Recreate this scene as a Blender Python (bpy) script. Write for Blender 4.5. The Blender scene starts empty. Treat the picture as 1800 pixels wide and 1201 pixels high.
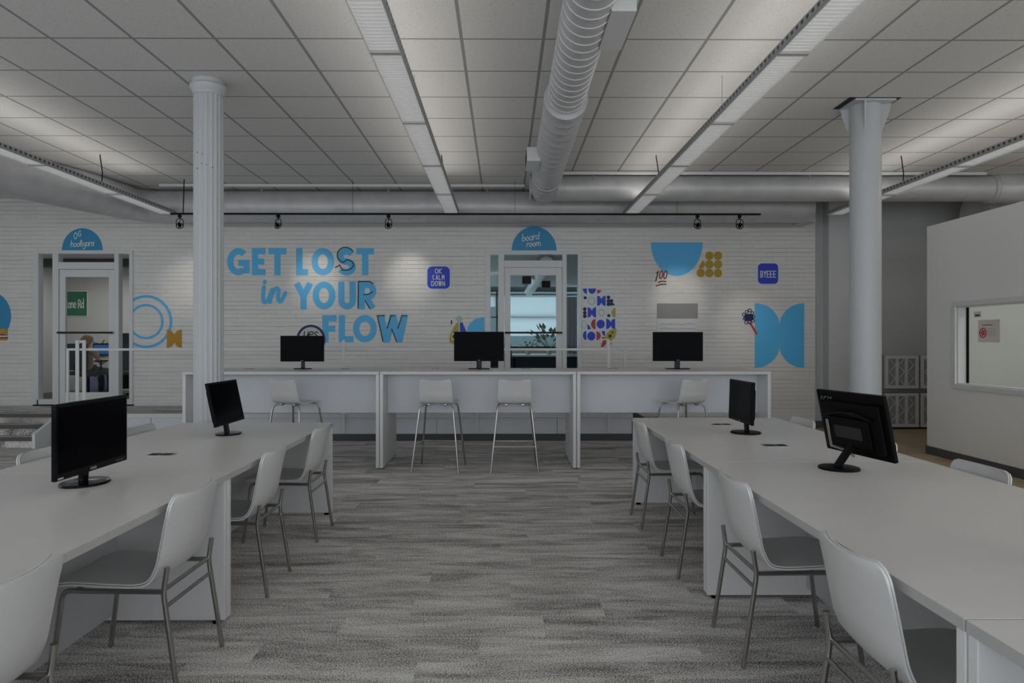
import bpy, bmesh, math, random
from mathutils import Vector, Matrix
PI = math.pi
C = bpy.context.scene.collection
SC = bpy.context.scene

# ---------------------------------------------------------------- camera, world, daylight, exposure
FPX, HC, YAW = 1205.0, 1.41, 0.0055
PX, PY = 891.6, 598.0
cam = bpy.data.cameras.new('camera'); camo = bpy.data.objects.new('camera', cam); C.objects.link(camo)
cam.sensor_width = 36.0; cam.lens = FPX / 1800 * 36.0
cam.shift_x = (900 - PX) / 1800; cam.shift_y = -(600.5 - PY) / 1800
cam.clip_start = 0.05; cam.clip_end = 200
camo.location = (0, 0, HC); camo.rotation_euler = (PI / 2, 0, -YAW)
SC.camera = camo
SC.view_settings.view_transform = 'Standard'; SC.view_settings.look = 'None'
SC.view_settings.gamma = 1.0; SC.view_settings.use_curve_mapping = False
SC.view_settings.exposure = -0.96

w = bpy.data.worlds.new('world'); SC.world = w; w.use_nodes = True
w.node_tree.nodes['Background'].inputs[0].default_value = (0.86, 0.93, 1.0, 1)
w.node_tree.nodes['Background'].inputs[1].default_value = 0.85

def area(name, loc, rot, sx, sy, e, col=(1, 1, 1)):
    l = bpy.data.lights.new(name, 'AREA'); l.shape = 'RECTANGLE'; l.size = sx; l.size_y = sy; l.energy = e; l.color = col
    o = bpy.data.objects.new(name, l); o.location = loc; o.rotation_euler = rot; C.objects.link(o); return o
area('daylight_front_windows', (-1, -4.2, 1.9), (PI / 2 + .22, 0, 0), 15, 2.9, 520, (0.88, 0.94, 1.0))
area('added_fill_left', (-9.9, 2.5, 1.8), (PI / 2 + .3, 0, -PI / 2), 9, 2.6, 100, (0.92, 0.96, 1.0))  # fill light added from the left, no window known there
area('added_fill_right', (9.4, 0.2, 1.8), (PI / 2 + .3, 0, PI / 2), 6, 2.6, 210, (0.92, 0.96, 1.0))  # likewise added to brighten from the right, source made up

area('added_fill_aisle', (7.0, 6.6, 3.6), (0, 0, 0), 2.0, 2.0, 60, (1, .97, .93))  # unseen area light added to lift the partition, booth and grey wall

def W(px, py, Y=10.88):            # a photo direction met with the plane Y (e.g. the brick wall): (X, Z)
    dx, dz = (px - PX) / FPX, -(py - PY) / FPX
    rx = dx * math.cos(YAW) + math.sin(YAW); ry = -dx * math.sin(YAW) + math.cos(YAW)
    return rx / ry * Y, HC + dz / ry * Y
def F(px, py, z=0.0):              # the same met with a level plane of height z: (X, Y)
    dx, dz = (px - PX) / FPX, -(py - PY) / FPX
    rx = dx * math.cos(YAW) + math.sin(YAW); ry = -dx * math.sin(YAW) + math.cos(YAW)
    t = (z - HC) / dz
    return rx * t, ry * t

# ---------------------------------------------------------------- materials
def mat(name, col, rough=0.5, metal=0.0, spec=0.5, emit=None, es=0.0, bump=0.0, bscale=60.0, coat=0.0, alpha=None, trans=0.0):
    m = bpy.data.materials.new(name); m.use_nodes = True
    nt = m.node_tree; b = nt.nodes['Principled BSDF']
    b.inputs['Base Color'].default_value = (*col, 1); b.inputs['Roughness'].default_value = rough
    b.inputs['Metallic'].default_value = metal; b.inputs['Specular IOR Level'].default_value = spec
    b.inputs['Coat Weight'].default_value = coat
    if trans: b.inputs['Transmission Weight'].default_value = trans
    if emit: b.inputs['Emission Color'].default_value = (*emit, 1); b.inputs['Emission Strength'].default_value = es
    # a faint procedural variation on every surface
    tc = nt.nodes.new('ShaderNodeTexCoord'); n = nt.nodes.new('ShaderNodeTexNoise'); n.inputs['Scale'].default_value = bscale
    n.inputs['Detail'].default_value = 4
    nt.links.new(tc.outputs['Object'], n.inputs['Vector'])
    mx = nt.nodes.new('ShaderNodeMix'); mx.data_type = 'RGBA'
    mx.inputs[6].default_value = (*[c * 0.965 for c in col], 1); mx.inputs[7].default_value = (*[min(1, c * 1.03) for c in col], 1)
    nt.links.new(n.outputs['Fac'], mx.inputs[0]); nt.links.new(mx.outputs[2], b.inputs['Base Color'])
    if bump:
        bp = nt.nodes.new('ShaderNodeBump'); bp.inputs['Strength'].default_value = bump; bp.inputs['Distance'].default_value = 0.01
        nt.links.new(n.outputs['Fac'], bp.inputs['Height']); nt.links.new(bp.outputs[0], b.inputs['Normal'])
    return m

def nodes(name):
    m = bpy.data.materials.new(name); m.use_nodes = True; nt = m.node_tree
    return m, nt, nt.nodes['Principled BSDF'], (lambda t: nt.nodes.new('ShaderNode' + t)), nt.links.new
def ramp(r, stops):
    e = r.color_ramp.elements
    e[0].position, e[0].color = stops[0][0], (*stops[0][1], 1)
    e[1].position, e[1].color = stops[-1][0], (*stops[-1][1], 1)
    for p, c in stops[1:-1]:
        x = e.new(p); x.color = (*c, 1)

def brick_mat():
    m, nt, b, N, L = nodes('painted_brick')
    tc = N('TexCoord'); sep = N('SeparateXYZ'); cmb = N('CombineXYZ')
    L(tc.outputs['Object'], sep.inputs[0]); L(sep.outputs['X'], cmb.inputs['X']); L(sep.outputs['Z'], cmb.inputs['Y'])
    n = N('TexNoise'); n.inputs['Scale'].default_value = 2.2; n.inputs['Detail'].default_value = 5; L(cmb.outputs[0], n.inputs['Vector'])
    ad = N('VectorMath'); ad.operation = 'MULTIPLY_ADD'; ad.inputs[1].default_value = (0.012, 0.016, 0)
    L(n.outputs['Color'], ad.inputs[0]); L(cmb.outputs[0], ad.inputs[2])
    br = N('TexBrick'); br.offset = 0.5
    br.inputs['Scale'].default_value = 1.0; br.inputs['Brick Width'].default_value = 0.205; br.inputs['Row Height'].default_value = 0.0655
    br.inputs['Mortar Size'].default_value = 0.0035; br.inputs['Mortar Smooth'].default_value = 0.7
    br.inputs['Color1'].default_value = (0.82, 0.805, 0.78, 1); br.inputs['Color2'].default_value = (0.78, 0.765, 0.74, 1)
    br.inputs['Mortar'].default_value = (0.77, 0.755, 0.73, 1)
    L(ad.outputs[0], br.inputs['Vector'])
    # bed joints: long, uneven, stronger in some courses than in others
    s2 = N('SeparateXYZ'); L(ad.outputs[0], s2.inputs[0])
    def mth(op, a, c=None, d=None):
        q = N('Math'); q.operation = op
        for i, v in enumerate((a, c, d)):
            if v is None: continue
            if isinstance(v, (int, float)): q.inputs[i].default_value = v
            else: L(v, q.inputs[i])
        return q.outputs[0]
    pp = mth('PINGPONG', s2.outputs['Y'], 0.03275)
    bed = mth('SUBTRACT', 1.0, mth('DIVIDE', pp, 0.0055)); bed = mth('MAXIMUM', bed, 0.0)
    nv = N('VectorMath'); nv.operation = 'MULTIPLY'; nv.inputs[1].default_value = (0.55, 15.3, 1); L(cmb.outputs[0], nv.inputs[0])
    nn = N('TexNoise'); nn.inputs['Scale'].default_value = 1.0; nn.inputs['Detail'].default_value = 3; L(nv.outputs[0], nn.inputs['Vector'])
    k = mth('MULTIPLY', bed, mth('MAXIMUM', mth('MULTIPLY_ADD', nn.outputs['Fac'], 5.0, -2.1), 0.0))
    mx = N('Mix'); mx.data_type = 'RGBA'; mx.inputs[7].default_value = (0.42, 0.41, 0.40, 1)
    L(mth('MINIMUM', mth('MULTIPLY', k, 0.7), 1.0), mx.inputs[0]); L(br.outputs['Color'], mx.inputs[6]); L(mx.outputs[2], b.inputs['Base Color'])
    n2 = N('TexNoise'); n2.inputs['Scale'].default_value = 38; n2.inputs['Detail'].default_value = 6; L(cmb.outputs[0], n2.inputs['Vector'])
    h = mth('SUBTRACT', mth('MULTIPLY', n2.outputs['Fac'], 0.35), mth('ADD', mth('MULTIPLY', br.outputs['Fac'], 0.5), k))
    bp = N('Bump'); bp.inputs['Strength'].default_value = 0.7; bp.inputs['Distance'].default_value = 0.005
    L(h, bp.inputs['Height']); L(bp.outputs[0], b.inputs['Normal'])
    b.inputs['Roughness'].default_value = 0.36
    return m

def ceiling_mat():
    m, nt, b, N, L = nodes('ceiling_tiles')
    tc = N('TexCoord'); sep = N('SeparateXYZ'); L(tc.outputs['Object'], sep.inputs[0])
    def grid(out, off, half):
        a = N('Math'); a.operation = 'ADD'; a.inputs[1].default_value = off; L(out, a.inputs[0])
        md = N('Math'); md.operation = 'PINGPONG'; md.inputs[1].default_value = 0.305; L(a.outputs[0], md.inputs[0])
        lt = N('Math'); lt.operation = 'LESS_THAN'; lt.inputs[1].default_value = half; L(md.outputs[0], lt.inputs[0]); return lt
    gx = grid(sep.outputs['X'], 0.312 + 6.1, 0.0125); gy = grid(sep.outputs['Y'], -5.10 + 12.2, 0.011)
    mxx = N('Math'); mxx.operation = 'MAXIMUM'; L(gx.outputs[0], mxx.inputs[0]); L(gy.outputs[0], mxx.inputs[1])
    n = N('TexNoise'); n.inputs['Scale'].default_value = 130; n.inputs['Detail'].default_value = 3; L(tc.outputs['Object'], n.inputs['Vector'])
    r = N('ValToRGB'); ramp(r, [(0.30, (0.50, 0.49, 0.475)), (0.40, (0.75, 0.74, 0.725)), (1.0, (0.80, 0.79, 0.77))]); L(n.outputs['Fac'], r.inputs[0])
    mx = N('Mix'); mx.data_type = 'RGBA'; mx.inputs[7].default_value = (0.33, 0.33, 0.33, 1)
    L(mxx.outputs[0], mx.inputs[0]); L(r.outputs[0], mx.inputs[6]); L(mx.outputs[2], b.inputs['Base Color'])
    sub = N('Math'); sub.operation = 'MULTIPLY_ADD'; sub.inputs[1].default_value = 0.15; L(n.outputs['Fac'], sub.inputs[0]); L(mxx.outputs[0], sub.inputs[2])
    bp = N('Bump'); bp.inputs['Strength'].default_value = 0.6; bp.inputs['Distance'].default_value = 0.008
    L(sub.outputs[0], bp.inputs['Height']); L(bp.outputs[0], b.inputs['Normal'])
    b.inputs['Roughness'].default_value = 0.9
    return m

def carpet_mat(name='carpet_planks'):
    # carpet planks 1 m x 0.25 m laid across the room, every row shifted at random, every plank with its own streaks
    m, nt, b, N, L = nodes(name)
    def mth(op, a, c=None, d=None):
        n = N('Math'); n.operation = op
        for i, v in enumerate((a, c, d)):
            if v is None: continue
            if isinstance(v, (int, float)): n.inputs[i].default_value = v
            else: L(v, n.inputs[i])
        return n.outputs[0]
    tc = N('TexCoord'); sep = N('SeparateXYZ'); L(tc.outputs['Object'], sep.inputs[0])
    row = mth('FLOOR', mth('DIVIDE', sep.outputs['Y'], 0.25))
    wn = N('TexWhiteNoise'); wn.noise_dimensions = '1D'; L(row, wn.inputs['W'])
    col_ = mth('FLOOR', mth('ADD', sep.outputs['X'], wn.outputs['Value']))
    cb = N('CombineXYZ'); L(row, cb.inputs['X']); L(col_, cb.inputs['Y'])
    w2 = N('TexWhiteNoise'); w2.noise_dimensions = '2D'; L(cb.outputs[0], w2.inputs['Vector'])
    sm = N('VectorMath'); sm.operation = 'MULTIPLY'; sm.inputs[1].default_value = (1.25, 7.0, 1.0); L(tc.outputs['Object'], sm.inputs[0])
    off = N('VectorMath'); off.operation = 'MULTIPLY_ADD'; off.inputs[1].default_value = (17.0, 13.0, 11.0)
    L(w2.outputs['Color'], off.inputs[0]); L(sm.outputs[0], off.inputs[2])
    n = N('TexNoise'); n.inputs['Scale'].default_value = 1.0; n.inputs['Detail'].default_value = 9; n.inputs['Roughness'].default_value = 0.72; n.inputs['Distortion'].default_value = 0.5
    L(off.outputs[0], n.inputs['Vector'])
    gs_ = N('VectorMath'); gs_.operation = 'MULTIPLY'; gs_.inputs[1].default_value = (1.0, 1.35, 1.0); L(tc.outputs['Object'], gs_.inputs[0])
    f = N('TexNoise'); f.inputs['Scale'].default_value = 125; f.inputs['Detail'].default_value = 3; f.inputs['Roughness'].default_value = 0.7; L(gs_.outputs[0], f.inputs['Vector'])
    v = mth('MULTIPLY_ADD', mth('MULTIPLY_ADD', f.outputs['Fac'], 1.35, -0.175), 2.4, mth('MULTIPLY_ADD', n.outputs['Fac'], 1.8, mth('MULTIPLY', w2.outputs['Value'], 0.11)))
    md = N('MapRange'); md.inputs['From Min'].default_value = 1.58; md.inputs['From Max'].default_value = 2.58; L(v, md.inputs[0])
    r = N('ValToRGB'); ramp(r, [(0.0, (0.055, 0.05, 0.048)), (0.30, (0.22, 0.205, 0.195)), (0.55, (0.56, 0.535, 0.51)), (0.85, (0.95, 0.93, 0.90))])
    L(md.outputs[0], r.inputs[0]); L(r.outputs[0], b.inputs['Base Color'])
    bp = N('Bump'); bp.inputs['Strength'].default_value = 0.8; bp.inputs['Distance'].default_value = 0.006
    L(f.outputs['Fac'], bp.inputs['Height']); L(bp.outputs[0], b.inputs['Normal'])
    b.inputs['Roughness'].default_value = 0.95; b.inputs['Specular IOR Level'].default_value = 0.1
    return m

def wood_mat():
    m, nt, b, N, L = nodes('wood_planks')
    tc = N('TexCoord'); br = N('TexBrick'); br.inputs['Scale'].default_value = 1; br.inputs['Brick Width'].default_value = 1.2; br.inputs['Row Height'].default_value = 0.18
    br.inputs['Mortar Size'].default_value = 0.003; br.inputs['Color1'].default_value = (0.62, 0.48, 0.30, 1); br.inputs['Color2'].default_value = (0.72, 0.57, 0.37, 1)
    br.inputs['Mortar'].default_value = (0.12, 0.08, 0.05, 1); L(tc.outputs['Object'], br.inputs['Vector'])
    s = N('VectorMath'); s.operation = 'MULTIPLY'; s.inputs[1].default_value = (2, 22, 1); L(tc.outputs['Object'], s.inputs[0])
    n = N('TexNoise'); n.inputs['Scale'].default_value = 1.4; n.inputs['Detail'].default_value = 6; L(s.outputs[0], n.inputs['Vector'])
    r = N('ValToRGB'); ramp(r, [(0.3, (0.6, 0.55, 0.5)), (0.7, (1.1, 1.08, 1.0))]); L(n.outputs['Fac'], r.inputs[0])
    mx = N('Mix'); mx.data_type = 'RGBA'; mx.blend_type = 'MULTIPLY'; mx.inputs[0].default_value = 1
    L(br.outputs['Color'], mx.inputs[6]); L(r.outputs[0], mx.inputs[7]); L(mx.outputs[2], b.inputs['Base Color'])
    b.inputs['Roughness'].default_value = 0.45
    return m

def slot_mat():        # perforated side of the pendant lamps: round slots through painted steel
    m, nt, b, N, L = nodes('slotted_painted_steel')
    tc = N('TexCoord'); sep = N('SeparateXYZ'); L(tc.outputs['Object'], sep.inputs[0])
    pp = N('Math'); pp.operation = 'PINGPONG'; pp.inputs[1].default_value = 0.035; L(sep.outputs['Y'], pp.inputs[0])
    lt = N('Math'); lt.operation = 'LESS_THAN'; lt.inputs[1].default_value = 0.017; L(pp.outputs[0], lt.inputs[0])
    z1 = N('Math'); z1.operation = 'GREATER_THAN'; z1.inputs[1].default_value = 0.021; L(sep.outputs['Z'], z1.inputs[0])
    z2 = N('Math'); z2.operation = 'LESS_THAN'; z2.inputs[1].default_value = 0.043; L(sep.outputs['Z'], z2.inputs[0])
    m1 = N('Math'); m1.operation = 'MULTIPLY'; L(lt.outputs[0], m1.inputs[0]); L(z1.outputs[0], m1.inputs[1])
    m2 = N('Math'); m2.operation = 'MULTIPLY'; L(m1.outputs[0], m2.inputs[0]); L(z2.outputs[0], m2.inputs[1])
    mx = N('Mix'); mx.data_type = 'RGBA'; mx.inputs[6].default_value = (0.42, 0.42, 0.42, 1); mx.inputs[7].default_value = (0.04, 0.04, 0.04, 1)
    L(m2.outputs[0], mx.inputs[0]); L(mx.outputs[2], b.inputs['Base Color']); b.inputs['Roughness'].default_value = 0.5
    return m

def duct_mat():
    m, nt, b, N, L = nodes('painted_duct')
    tc = N('TexCoord'); n = N('TexNoise'); n.inputs['Scale'].default_value = 5; n.inputs['Detail'].default_value = 5; L(tc.outputs['Object'], n.inputs['Vector'])
    r = N('ValToRGB'); ramp(r, [(0.3, (0.56, 0.56, 0.57)), (0.7, (0.66, 0.66, 0.665))]); L(n.outputs['Fac'], r.inputs[0]); L(r.outputs[0], b.inputs['Base Color'])
    b.inputs['Metallic'].default_value = 0.2; b.inputs['Roughness'].default_value = 0.42
    return m

def glass_mat():
    m, nt, b, N, L = nodes('clear_glass')
    out = nt.nodes['Material Output']; t = N('BsdfTransparent'); t.inputs[0].default_value = (0.95, 0.975, 0.975, 1)
    g = N('BsdfGlossy'); g.inputs['Roughness'].default_value = 0.02
    lw = N('LayerWeight'); lw.inputs[0].default_value = 0.5
    p = N('Math'); p.operation = 'POWER'; p.inputs[1].default_value = 4.0; L(lw.outputs['Facing'], p.inputs[0])
    k = N('Math'); k.operation = 'MULTIPLY_ADD'; k.inputs[1].default_value = 0.25; k.inputs[2].default_value = 0.007; L(p.outputs[0], k.inputs[0])
    mx = N('MixShader'); L(k.outputs[0], mx.inputs[0]); L(t.outputs[0], mx.inputs[1]); L(g.outputs[0], mx.inputs[2]); L(mx.outputs[0], out.inputs['Surface'])
    return m

M = {}
M['brick'] = brick_mat(); M['ceil'] = ceiling_mat(); M['carpet'] = carpet_mat(); M['wood'] = wood_mat()
M['slots'] = slot_mat(); M['duct'] = duct_mat(); M['glass'] = glass_mat()
M['wall'] = mat('painted_plaster', (0.66, 0.655, 0.64), 0.6, bump=0.1, bscale=90)
M['partition'] = mat('partition_plaster', (0.90, 0.89, 0.87), 0.6, bump=0.1, bscale=90)
M['wallgrey'] = mat('grey_painted_plaster', (0.54, 0.55, 0.545), 0.6, bump=0.1, bscale=90)
M['pilaster'] = mat('pale_grey_plaster', (0.66, 0.665, 0.67), 0.55, bump=0.1, bscale=90)
M['white'] = mat('white_laminate', (0.76, 0.76, 0.76), 0.38, bscale=8)
M['top'] = mat('white_tabletop_laminate', (0.71, 0.695, 0.68), 0.36, bscale=9)
M['edge'] = mat('pale_edge_band', (0.50, 0.49, 0.48), 0.5)
M['panel'] = mat('white_panel', (0.71, 0.73, 0.77), 0.42, bscale=8)
M['shade'] = mat('white_panel_painted_shade', (0.52, 0.52, 0.53), 0.5)  # white panel darkened, under-desk shade painted into its colour
M['shell'] = mat('white_moulded_shell', (0.68, 0.68, 0.675), 0.34, bscale=12)
M['chrome'] = mat('brushed_chrome', (0.43, 0.42, 0.405), 0.2, metal=1.0)
M['steel'] = mat('steel', (0.45, 0.45, 0.45), 0.35, metal=1.0)
M['paintwhite'] = mat('white_gloss_paint', (0.74, 0.75, 0.75), 0.35)
M['column'] = mat('column_paint', (0.55, 0.565, 0.58), 0.4, bump=0.05)
M['black'] = mat('black_plastic', (0.004, 0.004, 0.0045), 0.4, spec=.07)
M['gloss'] = mat('black_gloss_plastic', (0.002, 0.002, 0.003), 0.12, spec=.12)
M['screen'] = mat('black_screen', (0.0015, 0.0015, 0.0025), 0.12, spec=0.025)
M['darkmetal'] = mat('black_metal', (0.004, 0.004, 0.004), 0.5, spec=.15)
M['base'] = mat('dark_base', (0.085, 0.085, 0.09), 0.55)
M['dark'] = mat('dark_grey_rubber', (0.03, 0.03, 0.03), 0.6, spec=.2)
M['nose'] = mat('grey_rubber_nosing', (0.10, 0.098, 0.097), 0.7)
M['lens'] = mat('lit_lens', (0.8, 0.8, 0.8), 0.6, emit=(1, 0.985, 0.96), es=0.37)
M['louvre'] = mat('white_louvre', (0.8, 0.8, 0.8), 0.5)
M['sky'] = mat('sky_blue_paint', (0.10, 0.53, 0.95), 0.45)
M['skydeep'] = mat('deep_sky_blue_paint', (0.03, 0.30, 0.58), 0.45)
M['royal'] = mat('royal_blue_paint', (0.010, 0.045, 0.62), 0.45)
M['navy'] = mat('navy_paint', (0.006, 0.008, 0.10), 0.5)
M['ink'] = mat('black_paint', (0.008, 0.008, 0.012), 0.5)
M['mustard'] = mat('mustard_paint', (0.52, 0.33, 0.02), 0.5)
M['yellow'] = mat('olive_yellow_paint', (0.50, 0.42, 0.05), 0.5)
M['orange'] = mat('ochre_paint', (0.55, 0.27, 0.01), 0.5)
M['red'] = mat('red_paint', (0.55, 0.04, 0.04), 0.5)
M['darkred'] = mat('dark_red_paint', (0.20, 0.012, 0.015), 0.5)
M['pale'] = mat('pale_paint', (0.76, 0.80, 0.84), 0.5)
M['palegreen'] = mat('pale_green_paint', (0.45, 0.62, 0.60), 0.5)
M['lettering'] = mat('white_lettering', (0.80, 0.86, 0.80), 0.5)
M['green'] = mat('green_sign', (0.0, 0.17, 0.085), 0.4)
M['leaf'] = mat('leaf', (0.05, 0.12, 0.03), 0.5)
M['pot'] = mat('pot', (0.5, 0.5, 0.5), 0.5)
M['screenblue'] = mat('lit_blue_screen', (0.01, 0.05, 0.2), 0.3, emit=(0.05, 0.25, 0.8), es=0.35)
M['skin'] = mat('skin', (0.55, 0.33, 0.24), 0.5)
M['hair'] = mat('blonde_hair', (0.36, 0.20, 0.08), 0.5, bump=0.5, bscale=200)
M['shirt'] = mat('tan_top', (0.42, 0.33, 0.16), 0.8)
M['trousers'] = mat('dark_trousers', (0.02, 0.02, 0.03), 0.8)
M['chairfab'] = mat('black_mesh_fabric', (0.010, 0.010, 0.011), 0.8)
M['lav'] = mat('lavender_vinyl', (0.55, 0.55, 0.75), 0.4)
M['paper'] = mat('paper', (0.78, 0.72, 0.68), 0.7)
M['lattice'] = mat('grey_mesh', (0.38, 0.385, 0.38), 0.6)
M['blind'] = mat('roller_blind', (0.85, 0.82, 0.82), 0.8)
M['tinted'] = mat('tinted_glass', (0.4, 0.55, 0.6), 0.1)
for k_, c_ in (('blind', (0.85, 0.82, 0.83, 1)), ('tinted', (0.50, 0.64, 0.68, 1))):
    nt_ = M[k_].node_tree; o_ = nt_.nodes['Material Output']; tr_ = nt_.nodes.new('ShaderNodeBsdfTranslucent' if k_ == 'blind' else 'ShaderNodeBsdfTransparent'); tr_.inputs[0].default_value = c_
    mx_ = nt_.nodes.new('ShaderNodeMixShader'); mx_.inputs[0].default_value = .6 if k_ == 'blind' else .93
    nt_.links.new(nt_.nodes['Principled BSDF'].outputs[0], mx_.inputs[1]); nt_.links.new(tr_.outputs[0], mx_.inputs[2]); nt_.links.new(mx_.outputs[0], o_.inputs['Surface'])
M['teal'] = mat('dark_teal', (0.01, 0.035, 0.05), 0.5)
M['curtain'] = mat('grey_lilac_curtain', (0.28, 0.29, 0.38), 0.8)
M['poster'] = mat('grey_band', (0.33, 0.33, 0.33), 0.6)

# ---------------------------------------------------------------- mesh helpers
def nb(): return bmesh.new()
def obj(name, bm, m, parent=None, smooth=False):
    me = bpy.data.meshes.new(name)
    bmesh.ops.recalc_face_normals(bm, faces=bm.faces)
    bm.to_mesh(me); bm.free()
    o = bpy.data.objects.new(name, me); C.objects.link(o)
    me.materials.append(M[m] if isinstance(m, str) else m)
    if smooth:
        for p in me.polygons: p.use_smooth = True
        me.set_sharp_from_angle(angle=math.radians(38))
    if parent: o.parent = parent
    return o
def pieces(name, bm, m, parent=None, smooth=False):
    # every separate piece of the mesh becomes a part of its own
    left = set(bm.faces); k = 0
    while left:
        st = [left.pop()]; isl = set(st)
        while st:
            for v in st.pop().verts:
                for f2 in v.link_faces:
                    if f2 not in isl: isl.add(f2); left.discard(f2); st.append(f2)
        nbm = bmesh.new(); mp_ = {}
        for f in isl: nbm.faces.new([mp_.setdefault(v, None) or mp_.__setitem__(v, nbm.verts.new(v.co)) or mp_[v] for v in f.verts])
        o = obj(name, nbm, m, parent, smooth)
    bm.free(); return o
def tag(o, label, cat, group=None, kind=None):
    o['label'] = label; o['category'] = cat
    if group: o['group'] = group
    if kind: o['kind'] = kind
    return o
def thing(name, label, cat, loc=(0, 0, 0), rz=0.0, group=None, kind=None):
    o = bpy.data.objects.new(name, None); C.objects.link(o); o.location = loc; o.rotation_euler = (0, 0, rz)
    o.empty_display_size = 0.1
    return tag(o, label, cat, group, kind)
def struct(name, bm, m, smooth=False, parent=None):
    o = obj(name, bm, m, parent, smooth)
    if not parent: o['kind'] = 'structure'
    return o
def copy_tree(o, parent=None):
    c = o.copy(); C.objects.link(c)
    if parent: c.parent = parent
    for ch in list(o.children): copy_tree(ch, c)
    return c
def box(bm, x0, x1, y0, y1, z0, z1, bev=0.0, M4=None):
    r = bmesh.ops.create_cube(bm, size=1)
    vs = r['verts']
    for v in vs:
        v.co = Vector(((x0 + x1) / 2 + v.co.x * (x1 - x0), (y0 + y1) / 2 + v.co.y * (y1 - y0), (z0 + z1) / 2 + v.co.z * (z1 - z0)))
    if bev:
        es = {e for v in vs for e in v.link_edges}
        g = bmesh.ops.bevel(bm, geom=list(es), offset=bev, segments=2, affect='EDGES', profile=0.5)
        vs = list({v for f in g['faces'] for v in f.verts} | {v for v in vs if v.is_valid})
    if M4:
        for v in vs: v.co = M4 @ v.co
    return vs
def tube(bm, pts, r, seg=10, caps=True, closed=False, radii=None):
    pts = [Vector(p) for p in pts]; n = len(pts); rings = []
    up = None
    for i, p in enumerate(pts):
        if closed: t = (pts[(i + 1) % n] - pts[i - 1]).normalized()
        elif i == 0: t = (pts[1] - p).normalized()
        elif i == n - 1: t = (p - pts[i - 1]).normalized()
        else: t = ((pts[i + 1] - p).normalized() + (p - pts[i - 1]).normalized()).normalized()
        if up is None:
            up = Vector((0, 0, 1)) if abs(t.z) < 0.9 else Vector((1, 0, 0))
        a = t.cross(up).normalized(); u = a.cross(t).normalized(); up = u
        k = 1.0
        if 0 < i < n - 1 or closed:
            q = (p - pts[i - 1]).normalized(); c = max(0.5, q.dot(t)); k = 1 / c
        rr = radii[i] if radii else r
        rings.append([bm.verts.new(p + (a * math.cos(2 * PI * j / seg) + u * math.sin(2 * PI * j / seg)) * rr * (1 if k < 1.01 else (1 + (k - 1) * .5))) for j in range(seg)])
    for i in range(n if closed else n - 1):
        A, B = rings[i], rings[(i + 1) % n]
        for j in range(seg): bm.faces.new((A[j], A[(j + 1) % seg], B[(j + 1) % seg], B[j]))
    if caps and not closed:
        bm.faces.new(rings[0]); bm.faces.new(list(reversed(rings[-1])))
def bend(pts, r=0.04, k=5):        # round the corners of a polyline
    pts = [Vector(p) for p in pts]; out = [pts[0]]
    for i in range(1, len(pts) - 1):
        a, b, c = pts[i - 1], pts[i], pts[i + 1]
        d1 = min(r, (a - b).length * .45); d2 = min(r, (c - b).length * .45)
        p, q = b + (a - b).normalized() * d1, b + (c - b).normalized() * d2
        for j in range(k + 1):
            t = j / k; out.append(p * (1 - t) ** 2 + b * 2 * t * (1 - t) + q * t * t)
    out.append(pts[-1]); return out
def lathe(bm, prof, seg=32, cx=0, cy=0, fl=None):      # prof: (radius, z)
    rings = []
    for r, z in prof:
        rings.append([bm.verts.new((cx + math.cos(2 * PI * j / seg) * (r * (fl(j) if fl else 1)), cy + math.sin(2 * PI * j / seg) * (r * (fl(j) if fl else 1)), z)) for j in range(seg)])
    for A, B in zip(rings, rings[1:]):
        for j in range(seg): bm.faces.new((A[j], A[(j + 1) % seg], B[(j + 1) % seg], B[j]))
    bm.faces.new(rings[0]); bm.faces.new(list(reversed(rings[-1])))
def plate(bm, pts, y, th=0.002):   # a flat outline (x, z) standing in the plane y, with thickness towards the room
    a = [bm.verts.new((x, y, z)) for x, z in pts]; b = [bm.verts.new((x, y - th, z)) for x, z in pts]
    try:
        bm.faces.new(b); n = len(a)
        for i in range(n): bm.faces.new((a[i], a[(i + 1) % n], b[(i + 1) % n], b[i]))
    except ValueError: pass

# ---------------------------------------------------------------- the room
X0, X1, Y0, YB, ZC = -10.0, 9.5, -4.3, 10.9, 3.65
bm = nb(); box(bm, X0, 4.3, Y0, YB, -0.1, 0.0); struct('floor', bm, 'carpet')
bm = nb(); box(bm, 4.3, X1, Y0, 11.25, -0.1, 0.0); struct('floor', bm, 'wood')
bm = nb(); box(bm, 4.285, 4.315, Y0, YB, 0.0, 0.006); struct('trim_1', bm, 'steel')
bm = nb(); box(bm, X0, X1, Y0, 11.25, ZC, ZC + 0.1); struct('ceiling', bm, 'ceil')
PL = 0.37
dl0, dt = W(58, 440); dl1, _ = W(233, 440)
dr0, dt2 = W(853, 441); dr1, _ = W(1022, 441)
xr, _ = W(1434, 500)
bm = nb()
TH = 0.22
for a, b_, c, d in ((X0, dl0, 0, ZC), (dl0, dl1, dt, ZC), (dl0, dl1, 0, PL), (dl1, dr0, 0, ZC), (dr0, dr1, dt2, ZC), (dr0, dr1, 0, PL), (dr1, xr, 0, ZC)):
    box(bm, a, b_, YB, YB + TH, c, d)
bmesh.ops.remove_doubles(bm, verts=bm.verts, dist=1e-5)
struct('wall_back', bm, 'brick')
bm = nb(); box(bm, xr, X1, 11.0, 11.2, 0, ZC); struct('wall_back_right', bm, 'wallgrey')
xp0, _ = W(1457, 500, 10.8); xp1, _ = W(1515, 500, 10.8)
bm = nb(); box(bm, xp0, xp1, 10.80, 11.0, 0, ZC); struct('pilaster', bm, 'pilaster')
bm = nb(); box(bm, xr, X1, 10.985, 11.0, 0, 0.11); box(bm, xp0 - .01, xp1 + .01, 10.785, 10.8, 0, 0.11)
struct('baseboard_back', bm, 'base')
bm = nb(); box(bm, 1.85, xr, YB - 0.015, YB, 0, 0.10); struct('baseboard_back', bm, 'base')

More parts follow.
